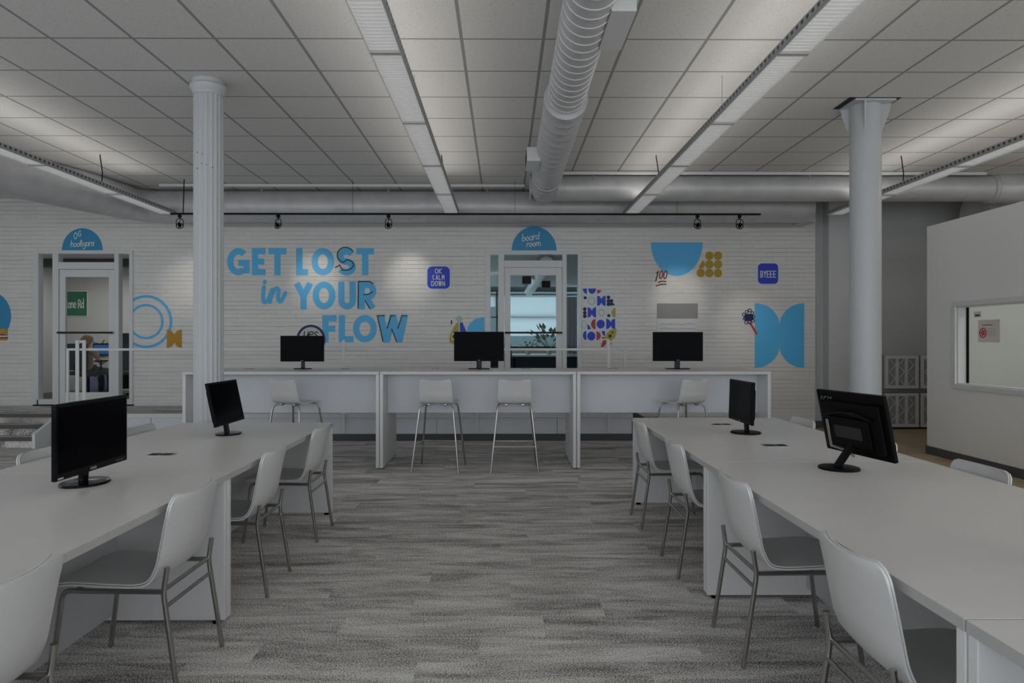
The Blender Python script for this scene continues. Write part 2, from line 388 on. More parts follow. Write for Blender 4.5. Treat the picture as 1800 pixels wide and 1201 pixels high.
def window_wall(name, side, a0, a1, fixed, s0, s1, n):
    # a wall with a long row of windows in it, out of view; the side rows are added for light
    bm = nb()
    def seg(u0, u1, z0, z1, t=0.12):
        if side == 'y': box(bm, u0, u1, fixed - t, fixed, z0, z1)
        elif side == 'x-': box(bm, fixed - t, fixed, u0, u1, z0, z1)
        else: box(bm, fixed, fixed + t, u0, u1, z0, z1)
    seg(a0, a1, 0, 0.5); seg(a0, a1, 3.35, ZC); seg(a0, s0, 0.5, 3.35); seg(s1, a1, 0.5, 3.35)
    struct(name, bm, 'wall')
    bm = nb(); st = (s1 - s0) / n
    for i in range(n + 1):
        u = s0 + i * st
        seg(max(s0, u - .03), min(s1, u + .03), 0.5, 3.35, 0.07)
    struct('window_1', bm, 'paintwhite')
window_wall('wall_front', 'y', X0, X1, Y0, -9, 8, 8)
window_wall('wall_left', 'x-', Y0, YB, X0, -2.5, 7.3, 5)
window_wall('wall_right', 'x+', Y0, 11.2, X1, -3.5, 3.5, 3)

# low partition on the right with its internal window
PXX = 5.27; PTOP = 2.82; PY1 = 8.5; PY0 = 3.6
wz0, wz1, wy1, wy0 = 0.90, 1.80, 7.93, 5.6
bm = nb(); T = 0.13
for y0, y1, z0, z1 in ((PY0, wy0, 0, PTOP), (wy1, PY1, 0, PTOP), (wy0, wy1, 0, wz0), (wy0, wy1, wz1, PTOP)):
    box(bm, PXX, PXX + T, y0, y1, z0, z1)
bmesh.ops.remove_doubles(bm, verts=bm.verts, dist=1e-5)
struct('wall_partition', bm, 'partition')
bm = nb(); box(bm, PXX - 0.012, PXX, PY0, PY1 + .012, 0, 0.10); box(bm, PXX, PXX + T, PY1, PY1 + .012, 0, 0.10)
struct('baseboard_partition', bm, 'base')
wf = bpy.data.objects.new('window_2', None); C.objects.link(wf); wf['kind'] = 'structure'
bm = nb(); a = 0.055
box(bm, PXX - .03, PXX - .001, wy0 - a, wy1 + a, wz1, wz1 + a, .004); box(bm, PXX - .03, PXX - .001, wy0 - a, wy1 + a, wz0 - a, wz0, .004)
box(bm, PXX - .03, PXX - .001, wy0 - a, wy0, wz0, wz1, .004); box(bm, PXX - .03, PXX - .001, wy1, wy1 + a, wz0, wz1, .004)
obj('window_frame', bm, 'paintwhite', wf)
bm = nb(); q = .012
box(bm, PXX, PXX + T, wy0, wy0 + q, wz0, wz1); box(bm, PXX, PXX + T, wy1 - q, wy1, wz0, wz1)
box(bm, PXX, PXX + T, wy0, wy1, wz0, wz0 + q); box(bm, PXX, PXX + T, wy0, wy1, wz1 - q, wz1)
obj('reveal', bm, 'paintwhite', wf)
bm = nb()
for y in (wy0 + q, wy1 - q - .02): box(bm, PXX + .095, PXX + .115, y, y + .02, wz0 + q, wz1 - q)
obj('window_gasket', bm, 'black', wf)
bm = nb(); box(bm, PXX + .102, PXX + .108, wy0 + q, wy1 - q, wz0 + q, wz1 - q); obj('pane', bm, 'glass', wf)
# the small room behind that window
bm = nb(); box(bm, 7.6, 7.7, PY0, PY1, 0, PTOP); struct('wall_booth', bm, 'wallgrey')
bm = nb(); box(bm, PXX + T, 7.6, PY1 - .1, PY1 - .001, 0, PTOP); struct('wall_booth', bm, 'wallgrey')

# raised platform with its carpet, white riser, nosing and the steps at both ends
pe = 9.6
sx0 = W(20, 700, 9.6)[0]
bm = nb(); box(bm, X0, 1.80, pe, YB, 0.0, PL); struct('platform', bm, 'carpet')
bm = nb(); box(bm, -6.10, 1.81, pe - 0.03, pe + 0.02, PL - 0.045, PL + 0.012, .004); struct('trim_2', bm, 'paintwhite')
# riser panels 2 m wide with dark joints
xs = [-6.1, -4.915, -2.92, -0.93, 0.75, 1.80]
for i in range(5):
    bm = nb(); box(bm, xs[i] + .004, xs[i + 1] - .004, pe - .018, pe, 0.10, PL - .045, .002); struct('trim_3', bm, 'panel')
bm = nb(); box(bm, -6.1, 1.80, pe - .008, pe, 0, 0.10); struct('baseboard_platform', bm, 'base')
bm = nb(); box(bm, dl1 + .02, dr0 - .02, YB - .02, YB - .001, PL, PL + .045); struct('trim_4', bm, 'paintwhite')
# left steps
bm = nb()
for k, (y0, z1) in enumerate(((9.30, 0.25), (9.0, 0.125))): box(bm, X0, -6.12, y0, pe, 0 if k else .0, z1)
struct('stairs', bm, 'carpet')
bm = nb()
for y0, z1 in ((9.6, PL), (9.30, 0.25), (9.0, 0.125)): box(bm, X0, -6.12, y0 - .02, y0 + .05, z1 - .035, z1 + .006, .004)
struct('trim_5', bm, 'nose')
bm = nb()
pts = [(8.93, 0), (8.93, .19), (9.45, PL + .03), (9.6, PL + .03), (9.6, 0)]
A = [bm.verts.new((-6.12, y, z)) for y, z in pts]; B = [bm.verts.new((-6.08, y, z)) for y, z in pts]
bm.faces.new(A); bm.faces.new(list(reversed(B)))
for i in range(5): bm.faces.new((A[i], A[(i + 1) % 5], B[(i + 1) % 5], B[i]))
struct('trim_6', bm, 'paintwhite')
# right steps
bm = nb(); box(bm, 1.82, 2.12, pe + .02, YB - .02, 0, .25); box(bm, 2.12, 2.42, pe + .02, YB - .02, 0, .125); struct('stairs', bm, 'dark')
bm = nb(); box(bm, 2.42, 2.46, pe, YB - .02, 0, .20); struct('trim_7', bm, 'panel')

# ---------------------------------------------------------------- glazed doors in the brick wall
def door(n, x0, x1, zt, px, transom_bar, side_bar):
    root = bpy.data.objects.new('door_%d' % n, None); C.objects.link(root); root['kind'] = 'structure'
    ya, yb = YB - .02, YB + .10
    d0, d1 = px
    z0 = PL
    bm = nb(); f = .055
    box(bm, x0, x0 + f * 1.5, ya, yb, z0, zt - f, .002); box(bm, x1 - f, x1, ya, yb, z0, zt - f, .002); box(bm, x0, x1, ya, yb, zt - f, zt, .004)
    box(bm, d0 - .10, d0 - .005, ya, yb, z0, zt - f, .004); box(bm, d1 + .005, d1 + .075, ya, yb, z0, zt - f, .004)
    box(bm, d0 - .005, d1 + .005, ya, yb, transom_bar - .055, transom_bar + .055, .004)
    box(bm, x0 + f, d0 - .1, ya, yb, z0, z0 + .10, .004); box(bm, d1 + .075, x1 - f, ya, yb, z0, z0 + .10, .004)
    if side_bar: box(bm, x0 + f, d0 - .1, ya + .01, yb, side_bar - .022, side_bar + .022, .004)
    obj('door_frame', bm, 'paintwhite', root)
    zl = transom_bar - .06
    bm = nb(); s = .092
    yl0, yl1 = YB + .0, YB + .05
    box(bm, d0, d0 + s, yl0, yl1, z0 + .01, zl, .003); box(bm, d1 - s, d1, yl0, yl1, z0 + .01, zl, .003)
    box(bm, d0 + s, d1 - s, yl0, yl1, zl - .12, zl, .003); box(bm, d0 + s, d1 - s, yl0, yl1, z0 + .01, z0 + .21, .003)
    leaf = obj('door_leaf', bm, 'paintwhite', root)
    bm = nb(); hz = W(150, 585)[1]
    tube(bm, [(d0 + .0, yl0 - .055, hz), (d1 - .0, yl0 - .055, hz)], .016, 10)
    for x in (d0 + .05, d1 - .05): tube(bm, [(x, yl0 - .055, hz), (x, yl0 + .005, hz)], .012, 8)
    obj('push_bar', bm, 'dark', leaf, True)
    bm = nb(); box(bm, d0 + s, d1 - s, yl0 + .02, yl0 + .028, z0 + .21, zl - .12); obj('pane', bm, 'glass', root)
    for a0, a1, b0, b1 in ((x0 + f * 1.5, d0 - .1, z0 + .1, zt - f), (d1 + .075, x1 - f, z0 + .1, zt - f), (d0 - .005, d1 + .005, transom_bar + .055, zt - f)):
        bm = nb(); box(bm, a0, a1, YB + .04, YB + .048, b0, b1); obj('pane', bm, 'glass', root)
    return root
door(1, dl0, dl1, dt, (W(103, 500)[0], W(200, 500)[0]), W(150, 467)[1], None)
door(2, dr0, dr1, dt2, (W(887, 500)[0], W(988, 500)[0]), W(930, 464)[1], W(870, 480)[1])
bm = nb(); tube(bm, [(W(857, 600)[0] + .95, YB - .06, W(0, 612)[1] - .03), (W(857, 600)[0] + .95, YB, W(0, 612)[1] - .03)], .02, 10)
tag(obj('lock_cylinder', bm, 'steel', None, True), 'small round metal lock on the boardroom door frame', 'lock')
bm = nb(); box(bm, dl0 + .02, dl1 + .02, YB - .06, YB - .001, PL, PL + .022, .004); struct('trim_8', bm, 'dark')

# office behind door 1
bm = nb(); box(bm, -10.5, -5.0, YB + TH, 15.0, PL - .1, PL); struct('floor', bm, 'base')
bm = nb(); box(bm, -10.5, -5.0, YB + TH, 15.0, 2.95, 3.0); struct('ceiling', bm, 'wall')
bm = nb(); box(bm, -10.5, -5.0, 14.2, 14.3, PL, 2.95); struct('wall_office', bm, 'wall')
bm = nb(); box(bm, -9.12, -9.02, YB + TH, 14.2, PL, 2.95); struct('wall_office', bm, 'wall')
bm = nb(); box(bm, -5.05, -4.95, YB + TH, 14.2, PL, 2.95); struct('wall_office', bm, 'wall')
bm = nb(); box(bm, -9.3, -5.3, 13.0, 13.3, 2.80, 2.949); struct('trim_9', bm, 'base')
area('added_fill_office', (-7.2, 13.0, 2.78), (0, 0, 0), 2.4, .5, 34, (1, .97, .95))  # added to light the office, no fitting known here
# boardroom behind door 2
YR2 = 18.5; BC = 2.82
bm = nb(); box(bm, -3.4, 4.6, YB + TH, YR2, PL - .1, PL); struct('floor', bm, 'carpet')
bm = nb(); box(bm, -3.4, 4.6, YB + TH, YR2, BC, BC + .1); struct('ceiling', bm, 'wallgrey')
bm = nb(); box(bm, -3.5, -3.4, YB + TH, YR2, PL, BC); struct('wall_boardroom', bm, 'wallgrey')
bm = nb(); box(bm, 4.6, 4.7, YB + TH, YR2, PL, BC); struct('wall_boardroom', bm, 'wallgrey')
bm = nb()
for a in ((-3.4, 4.6, PL, 1.2), (-3.4, 4.6, 2.74, BC), (-3.4, -2.0, 1.2, 2.74), (2.5, 4.6, 1.2, 2.74)): box(bm, a[0], a[1], YR2 - .1, YR2, a[2], a[3])
struct('wall_boardroom', bm, 'wallgrey')
bm = nb()
for x in (-2.0, -1.1, -.20, 1.50, 2.44): box(bm, x, x + .05, YR2 - .14, YR2 - .05, 1.2, 2.74)
for z in (1.2, 2.0, 2.60, 2.70): box(bm, -2.0, 2.5, YR2 - .14, YR2 - .05, z, z + .04)
struct('window_3', bm, 'teal')
bm = nb(); box(bm, -2.0, 2.5, YR2 - .06, YR2 - .055, 1.2, 2.74); struct('window_3', bm, 'tinted')
for x, w_, z0_, lb in ((-.14, 1.62, 1.52, 'white roller blind filling the view behind the boardroom door glass'), (-1.05, .84, 2.30, 'short white roller blind at the left boardroom window')):
    bm = nb(); box(bm, x, x + w_, YR2 - .17, YR2 - .165, z0_, 2.57); tube(bm, [(x, YR2 - .17, 2.585), (x + w_, YR2 - .17, 2.585)], .025, 10)
    tag(obj('roller_blind', bm, 'blind'), lb, 'blind', 'boardroom blinds')
bm = nb()
for k in range(12): x = 1.62 + k * .05; tube(bm, [(x, 18.15 + .03 * (k % 2), 2.55), (x, 18.15 + .03 * (k % 2), PL + .02)], .036, 8)
tag(obj('curtain', bm, 'curtain', None, True), 'grey lilac curtain hanging in the boardroom right of its door', 'curtain')
t = thing('air_duct', 'round duct under the boardroom ceiling seen through the door', 'duct')
bm = nb(); tube(bm, [(.72, YB + .6, BC - .121), (.68, YR2 - .3, BC - .121)], .12, 20); obj('duct_run', bm, 'duct', t, True)
for i, (x, y) in enumerate(((.47, 13.9), (.93, 15.0))):
    bm = nb(); box(bm, x - .09, x + .09, y - .12, y + .12, BC - .27, BC - .12, .01); obj('grille', bm, 'dark', t)
area('boardroom_daylight', (.2, YR2 + .6, 2.0), (PI / 2, 0, PI), 5.0, 1.8, 380, (1.0, 0.95, 0.95))
area('added_fill_boardroom', (-1.6, 14.2, BC - .02), (0, 0, 0), .6, 2.6, 45, (1, .97, .94))  # extra light added to brighten the boardroom from inside

# ---------------------------------------------------------------- columns
cx, cy = F(368, 884)[0], 5.95
cx = (368 - 885) * 5.95 / 1205
col = bpy.data.objects.new('column', None); C.objects.link(col); col.location = (cx, cy, 0)
tag(col, 'white fluted round column standing behind the left desk island', 'column', None, 'structure')
NF = 20
bm = nb()
fl = lambda j: 1.0 - 0.055 * abs(math.sin(PI * (j / 8.0))) ** .7
lathe(bm, [(.122, .12), (.122, ZC - .10)], NF * 8, fl=fl); obj('shaft', bm, 'column', col, True)
bm = nb(); lathe(bm, [(.15, 0), (.15, .06), (.135, .09), (.128, .12)], 40); obj('base', bm, 'column', col, True)
bm = nb(); lathe(bm, [(.124, ZC - .13), (.128, ZC - .115), (.135, ZC - .10), (.150, ZC - .075), (.152, ZC - .05), (.132, ZC - .035), (.132, ZC - .001)], 40); obj('capital', bm, 'column', col, True)
bm = nb()
for px, py in ((358, 268), (368, 271), (367, 288), (375, 290), (383, 294), (358, 296)):
    x = (px - 368) / 1205 * 5.83; z = 1.41 + (598 - py) / 1205 * 5.83; yy = -math.sqrt(.121 ** 2 - x * x)
    tube(bm, [(x, yy - .002, z), (x, yy + .006, z)], .004, 6)
pieces('bolt_hole', bm, 'dark', col)
cx2 = (1523 - 885) * 6.5 / 1205
col = bpy.data.objects.new('column', None); C.objects.link(col); col.location = (cx2, 6.5, 0)
tag(col, 'smooth round white column behind the right desk island', 'column', None, 'structure')
bm = nb(); lathe(bm, [(.137, 0), (.137, ZC - .02)], 48); obj('shaft', bm, 'column', col, True)
bm = nb(); box(bm, -.19, .19, -.19, .19, ZC - .022, ZC - .004, .003); obj('top_plate', bm, 'column', col)
for a in (PI * .25 + .3, PI * .75 + .3, PI * 1.25 + .3, PI * 1.75 + .3):
    bm = nb(); R = Matrix.Rotation(a, 4, 'Z')
    vs = [Vector(p) for p in ((.13, 0, ZC - .30), (.20, 0, ZC - .10), (.215, 0, ZC - .022), (.13, 0, ZC - .022))]
    A = [bm.verts.new(R @ (v + Vector((0, -.008, 0)))) for v in vs]; B = [bm.verts.new(R @ (v + Vector((0, .008, 0)))) for v in vs]
    bm.faces.new(A); bm.faces.new(B[::-1])
    for i in range(4): bm.faces.new((A[i], A[(i + 1) % 4], B[(i + 1) % 4], B[i]))
    obj('gusset', bm, 'column', col)
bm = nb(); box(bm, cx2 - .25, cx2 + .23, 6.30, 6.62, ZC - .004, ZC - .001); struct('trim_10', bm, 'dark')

# ---------------------------------------------------------------- ducts
def ring_tube(p0, p1, r, pitch, amp=.006, seg=32):
    p0, p1 = Vector(p0), Vector(p1); L_ = (p1 - p0).length; n = int(L_ / pitch); pts = []; rad = []
    for k in range(n):
        for d, a in ((.02, 0), (pitch - .015, 0), (pitch - .011, amp), (pitch - .005, amp), (pitch - .001, 0)):
            pts.append(p0 + (p1 - p0) * min(1, (k * pitch + d) / L_)); rad.append(r + a)
    bm = nb(); tube(bm, pts, r, seg, radii=rad); return bm
t = thing('air_duct', 'round spiral duct running down the middle of the ceiling', 'duct', (0, 0, 0))
obj('duct_run', ring_tube((.50, -1.0, 3.47), (.53, 5.85, 3.47), .157, .118), 'duct', t, True)
obj('duct_run', ring_tube((.53, 5.83, 3.455), (.545, 9.45, 3.455), .182, .20, .003), 'duct', t, True)
bm = nb(); tube(bm, [(.53, 5.80, 3.46), (.53, 5.9, 3.457)], .188, 32); tube(bm, [(.545, 8.55, 3.455), (.545, 8.6, 3.455)], .189, 32); pieces('collar', bm, 'duct', t, True)
def vent(x, y, z, sgn, L_, par):
    v = bm_box = nb(); box(v, min(x, x + sgn * .15), max(x, x + sgn * .15), y - L_ / 2, y + L_ / 2, z - .075, z + .075, .004)
    o = obj('air_outlet', v, 'paintwhite', par)
    g = nb()
    for k in range(6): box(g, x + sgn * .151 - .003, x + sgn * .151 + .003, y - L_ / 2 + .02 + k * (L_ - .04) / 6, y - L_ / 2 + .03 + k * (L_ - .04) / 6, z - .06, z + .06)
    pieces('louvre', g, 'dark', o)
vent(.635, 4.30, 3.42, 1, .55, t)
vent(.40, 7.55, 3.40, -1, .45, t)

def sweep_duct(pts, r, seg=36): bm = nb(); tube(bm, pts, r, seg); return bm
YD = 10.25; r2 = .232; z2 = ZC - .25
t = thing('air_duct', 'wide grey round duct along the brick wall with an elbow at its left end', 'duct')
arc = [(-5.15 - .30 * math.sin(a) - .0, YD - .36 + .36 * math.cos(a), z2) for a in [i * PI / 2 / 8 for i in range(1, 9)]]
pts = [(4.58, YD, z2), (-5.15, YD, z2)] + arc
r_ = r2
obj('duct_run', sweep_duct(pts, r2), 'duct', t, True)
wide = t; bm = nb()
e = Vector(arc[-1])
t = thing('air_duct', 'big round duct branch coming from the left to the wide wall duct', 'duct')
tube(bm, [e + Vector((0, .0, 0)), e + Vector((-.13, -.75, -.01)), e + Vector((-.60, -2.3, -.02)), e + Vector((-1.6, -5.0, -.03))], .27, 32, radii=[.245, .265, .27, .27])
obj('duct_branch', bm, 'duct', t, True)
bm = nb(); t = wide
for px in (406, 622, 753, 862, 1050, 1177):
    x = W(px, 350, YD)[0]; tube(bm, [(x - .012, YD, z2), (x + .012, YD, z2)], r2 + .004, 36)
pieces('collar', bm, 'duct', t, True)
bm = nb(); box(bm, -4.9, 4.549, YB - .16, YB - .002, 3.21, 3.27, .005); box(bm, 4.55, 4.75, YB - .5, YB - .002, 3.21, ZC - .001); struct('trim_11', bm, 'wall')
YR = 9.32; zr = 3.474; rr = .172
t = thing('air_duct', 'round grey duct running right from the spiral duct to a flanged elbow', 'duct')
xe = W(1742, 330, YR)[0]
obj('duct_run', sweep_duct([(.42, YR, zr), (xe, YR, zr)], rr), 'duct', t, True)
bm = nb()
for px in (993, 1345): x = W(px, 335, YR)[0]; tube(bm, [(x - .006, YR, zr), (x + .006, YR, zr)], rr + .004, 36)
x = .545 - .19; tube(bm, [(x, YR, zr), (x + .02, YR, zr)], rr + .004, 32)
pieces('collar', bm, 'duct', t, True)
bm = nb()
tube(bm, [(xe - .04, YR, zr), (xe + .02, YR, zr)], rr + .02, 36); tube(bm, [(xe + .05, YR, zr), (xe + .09, YR, zr)], rr + .012, 36)
obj('flange', bm, 'duct', t, True)
bm = nb(); tube(bm, [(xe + .02, YR, zr), (xe + .35, YR - .02, zr), (xe + .8, YR - .15, zr - .01), (xe + 1.4, YR - .55, zr - .02)], .2, 36); obj('elbow', bm, 'duct', t, True)
bm = nb(); tube(bm, [(7.1, 10.3, 3.30), (9.0, 10.3, 3.30)], .34, 32); t2 = obj('air_duct', bm, 'duct', None, True)
tag(t2, 'dark large duct end peeking above the white partition at far right', 'duct')

# sprinkler pipes and heads
for i, (xa, xb, y, nm, heads) in enumerate(((-4.9, .30, 9.80, 'thin white sprinkler pipe left of the spiral duct', (460, 683, 857)), (.78, 6.4, 9.06, 'thin sprinkler pipe right of the spiral duct', (1043, 1423)))):
    bm = nb(); tube(bm, [(xa, y, ZC - .03), (xb, y, ZC - .03)], .024, 12); p = obj('sprinkler_pipe', bm, 'paintwhite', None, True); tag(p, nm, 'pipe')
    for px in heads:
        x = W(px, 330, y)[0]; bm = nb(); tube(bm, [(x, y, ZC - .04), (x, y, ZC - .10)], .010, 8); tube(bm, [(x, y, ZC - .105), (x, y, ZC - .11)], .022, 10)
        obj('sprinkler_head', bm, 'steel', p, True)

# ---------------------------------------------------------------- pendant lamps
LZ = 3.235
def pendant(x, label):
    t = thing('pendant_lamp', label, 'lamp', (x, 0, LZ), 0, 'linear pendant lamps')
    bm = nb(); y0, y1 = -1.3, 9.99; hw = .098
    prof = [(-hw, 0), (-hw - .004, .012), (-hw - .010, .016), (-hw - .010, .05), (-hw - .006, .058), (-hw, .058)]
    def run(sg):
        A = [bm.verts.new((sg * px_, y0, z)) for px_, z in prof]; B = [bm.verts.new((sg * px_, y1, z)) for px_, z in prof]
        n = len(prof)
        for i in range(n): bm.faces.new((A[i], A[(i + 1) % n], B[(i + 1) % n], B[i]))
        bm.faces.new(A); bm.faces.new(B[::-1])
    run(1); run(-1); obj('housing', bm, 'slots', t)
    bm = nb(); box(bm, -hw, hw, y0, y1, .012, .014); obj('diffuser', bm, 'lens', t)
    bm = nb(); y = y0
    while y < y1:
        box(bm, -hw, hw, y, y + .0018, .006, .012); y += .045
    for x_ in (-hw + .001, hw - .003): box(bm, x_, x_ + .002, y0, y1, -.003, .012)
    obj('louvre', bm, 'louvre', t)
    k = 0
    for yj in (9.99, 8.62, 7.20, 5.79, 4.38, 2.96, 1.55):
        bm = nb(); box(bm, -hw, hw, yj - .03, yj, -.004, .012, .001); obj('joint_cover', bm, 'edge', t)
    bm = nb(); box(bm, -hw, hw, y1 - .003, y1 + .003, 0, .056); obj('end_cap', bm, 'slots', t)
    bm = nb(); box(bm, -hw, hw, y0 - .003, y0 + .003, 0, .056); obj('end_cap', bm, 'slots', t)
    bm = nb(); box(bm, -hw + .002, hw - .002, y0 + .01, y1 - .01, .016, .022); obj('reflector', bm, 'louvre', t)
    bm = nb()
    for yj in (5.79, 2.96): tube(bm, [(0, yj, .02), (0, yj, ZC - LZ - .001)], .0022, 6)
    pieces('suspension_wire', bm, 'steel', t)
    bm = nb(); tube(bm, [(.02, 8.3, .02), (.03, 8.3, .2), (.0, 8.3, ZC - LZ - .001)], .006, 6); obj('power_cable', bm, 'darkmetal', t)
    for sg in (-1, 1):     # two tilted lamp rows above the reflector, throwing their light sideways onto the ceiling
        area('pendant_uplight', (x + sg * .035, (y0 + y1) / 2 - .4, LZ + .036), (PI, sg * 1.0, 0), .045, y1 - y0 - .9, 17, (1, .96, .91))
pendant(-4.87, 'long slotted linear pendant lamp at far left, beside the wide duct')
pendant(-0.75, 'linear pendant lamp left of the spiral duct, its lens seen from below')
pendant(1.85, 'linear pendant lamp right of the spiral duct with slotted side')
pendant(4.83, 'linear pendant lamp at far right, passing behind the smooth column')

# ---------------------------------------------------------------- track lighting
TY, TZ = 9.55, 3.165
tr = thing('light_track', 'thin black lighting track hung in front of the brick wall', 'track', (0, TY, TZ))
bm = nb(); box(bm, W(300, 377, TY)[0], W(1337, 377, TY)[0], -.015, .015, -.012, .012); obj('rail', bm, 'darkmetal', tr)
bm = nb()
for px in (322, 1560): 
    if px < 1400: x = W(px, 377, TY)[0]; tube(bm, [(x, 0, .01), (x + .01, .01, ZC - TZ - .001)], .007, 6)
for px in (620, 905, 1190): x = W(px, 377, TY)[0]; tube(bm, [(x, 0, .01), (x, 0, ZC - TZ - .001)], .0025, 6)
pieces('hanger', bm, 'darkmetal', tr)
def track_head(px, rz, label, aim):
    x = W(px, 377, TY)[0]
    t = thing('track_spotlight', label, 'spotlight', (x, TY, TZ - .012), rz, 'track spotlights')
    bm = nb(); box(bm, -.022, .022, -.02, .02, -.04, 0, .004); tube(bm, [(0, 0, -.035), (0, 0, -.06)], .008, 8); obj('track_adapter', bm, 'darkmetal', t)
    bm = nb(); pts = [(-.044, 0, -.155), (-.046, 0, -.085), (-.03, 0, -.058), (.03, 0, -.058), (.046, 0, -.085), (.044, 0, -.155)]
    tube(bm, bend(pts, .02, 4), .0055, 8); obj('yoke', bm, 'darkmetal', t, True)
    bm = nb(); R = Matrix.Translation((0, 0, -.155)) @ Matrix.Rotation(math.radians(58), 4, 'X')
    k = nb(); tube(bm, [R @ Vector((.046 * math.cos(a), .046 * math.sin(a), 0)) for a in [i * PI / 12 for i in range(24)]], .006, 8, closed=True)
    for a in (0.3, 2.4, 4.5): tube(bm, [R @ Vector((.045 * math.cos(a), .045 * math.sin(a), 0)), R @ Vector((0.01 * math.cos(a), .01 * math.sin(a), .03))], .004, 6)
    k.free(); obj('lamp_ring', bm, 'darkmetal', t, True)
    bm = nb(); tube(bm, [R @ Vector((0, 0, .06)), R @ Vector((0, 0, .03)), R @ Vector((0, 0, .005)), R @ Vector((0, 0, 0))], .02, 16, radii=[.012, .02, .026, .026]); obj('bulb', bm, 'darkmetal', t, True)
    bm = nb(); pp = [(0, 0, -.05), (.02, -.02, -.075), (.0, -.03, -.10), (-.01, -.03, -.12)]; tube(bm, bend(pp, .02, 4), .004, 6); obj('lead', bm, 'darkmetal', t, True)
    l = bpy.data.lights.new('track_spot', 'SPOT'); l.energy = 38; l.spot_size = math.radians(40); l.spot_blend = 1.0; l.shadow_soft_size = .04; l.color = (1, .93, .84)
    o = bpy.data.objects.new('track_spot', l); C.objects.link(o)
    tx, tz = W(*aim); p = Vector((x, TY + .03, TZ - .24)); o.location = p
    o.rotation_euler = (Vector((tx, YB, tz)) - p).to_track_quat('-Z', 'Y').to_euler()
track_head(316, .2, 'black ring spotlight on the track, left of the fluted column', (333, 500))
track_head(489, -.3, 'black ring spotlight on the track, just right of the fluted column', (556, 492))
track_head(683, -.1, 'black ring spotlight on the track above the lettering, between two pendant lamps', (720, 490))
track_head(1226, .1, 'black ring spotlight second from the right end of the track', (1193, 520))
track_head(1300, -.1, 'black ring spotlight nearest the right end of the track', (1322, 590))

# ---------------------------------------------------------------- railing on the platform
rl = thing('railing', 'thin white metal guard rail along the platform edge', 'railing')
rx0, rz0 = W(122, 614, 9.62); rx1 = W(1099, 614, 9.62)[0]; RH = W(500, 614.5, 9.56)[1]
bm = nb(); yq = 9.56
def bar(x0, x1, y0, y1, z0, z1): box(bm, x0, x1, y0, y1, z0, z1, .003)
bar(rx0, rx1, yq - .012, yq + .012, RH - .016, RH + .016); obj('top_rail', bm, 'paintwhite', rl)
for x in (rx0 + .016, rx1 - .016):
    bm = nb(); bar(x - .016, x + .016, yq - .012, yq + .012, .385, RH - .016); obj('end_post', bm, 'paintwhite', rl)
for px in (604, 838, 1070):
    x = W(px, 614, 9.55)[0]; bm = nb(); box(bm, x - .021, x + .021, yq - .022, yq - .013, .12, RH + .13, .003)
    for z in (.16, .28, RH + .0, RH + .09): tube(bm, [(x, yq - .026, z), (x, yq - .02, z)], .008, 8)
    obj('post', bm, 'paintwhite', rl)
bm = nb()
for px in (137, 149): x = W(px, 614, 9.55)[0]; bar(x - .028, x + .022, yq - .026, yq - .013, .12, RH + .13)
x = W(143, 600, 9.55)[0]; bar(x - .045, x + .045, yq - .0125, yq - .005, RH + .09, RH + .128); obj('gate_post', bm, 'paintwhite', rl)

# ---------------------------------------------------------------- high bar of three units
BH, BF, BB = 1.066, 7.48, 8.42
def bar_unit(x0, x1, label):
    t = thing('high_table', label, 'table', ((x0 + x1) / 2, (BF + BB) / 2, 0), 0, 'high white tables along the platform')
    hx = (x1 - x0) / 2 - .003; hy = (BB - BF) / 2
    bm = nb(); box(bm, -hx, hx, -hy, hy, BH - .032, BH, .003); obj('tabletop', bm, 'top', t)
    for s in (-1, 1):
        bm = nb(); a, b_ = sorted((s * hx, s * (hx - .036))); box(bm, a, b_, -hy + .003, hy - .003, .012, BH - .0325, .003); p = obj('end_panel', bm, 'white', t)
        bm = nb(); tube(bm, [(s * (hx - .018), -hy + .06, .0), (s * (hx - .018), -hy + .06, .0125)], .02, 10); tube(bm, [(s * (hx - .018), hy - .06, .0), (s * (hx - .018), hy - .06, .0125)], .02, 10); pieces('glide', bm, 'black', p)
    bm = nb(); box(bm, -hx + .037, hx - .037, -hy + .30, -hy + .32, .585, BH - .033, .002); obj('modesty_panel', bm, 'panel', t)
    return t
bx = [-3.50, -1.353, .80, 2.93]
bar_unit(bx[0], bx[1], 'left unit of the high white bar table, beside the fluted column')
bar_unit(bx[1], bx[2], 'middle unit of the high white bar table with two stools')
bar_unit(bx[2], bx[3], 'right unit of the high white bar table, nearest the blue butterfly shape')

def socket(x, y, z, rz, label, two=False, s=1.0):
    t = thing('power_socket', label, 'socket', (x, y, z), rz, 'desk power sockets')
    bm = nb(); box(bm, -.075 * s, .075 * s, -.045 * s, .045 * s, 0, .004, .001); obj('frame', bm, 'steel', t)
    for sx in (-.035, .035):
        bm = nb(); box(bm, (sx - .028) * s, (sx + .028) * s, -.032 * s, .032 * s, .0041, .006, .001); obj('outlet', bm, 'black', t)
for px, wh in ((439, 'left of the left bar monitor'), (608, 'right of the left bar monitor'), (765, 'left of the middle bar monitor'), (925, 'right of the middle bar monitor'), (1078, 'left of the right bar monitor')):
    X_ = (px - 885) * 8.1 / 1205; socket(X_, 8.1, BH, 0, 'small dark power socket in the bar top, ' + wh, s=.8)
socket(*F(283, 800, .74), .7401, 0, 'power socket in the left desk island beside the big near monitor', s=.95)
socket(*F(1269, 747, .74), .7401, 0, 'power socket at the far end of the right desk island')
socket(*F(1363, 784, .74), .7401, 0, 'power socket in the right desk island between its two monitors')

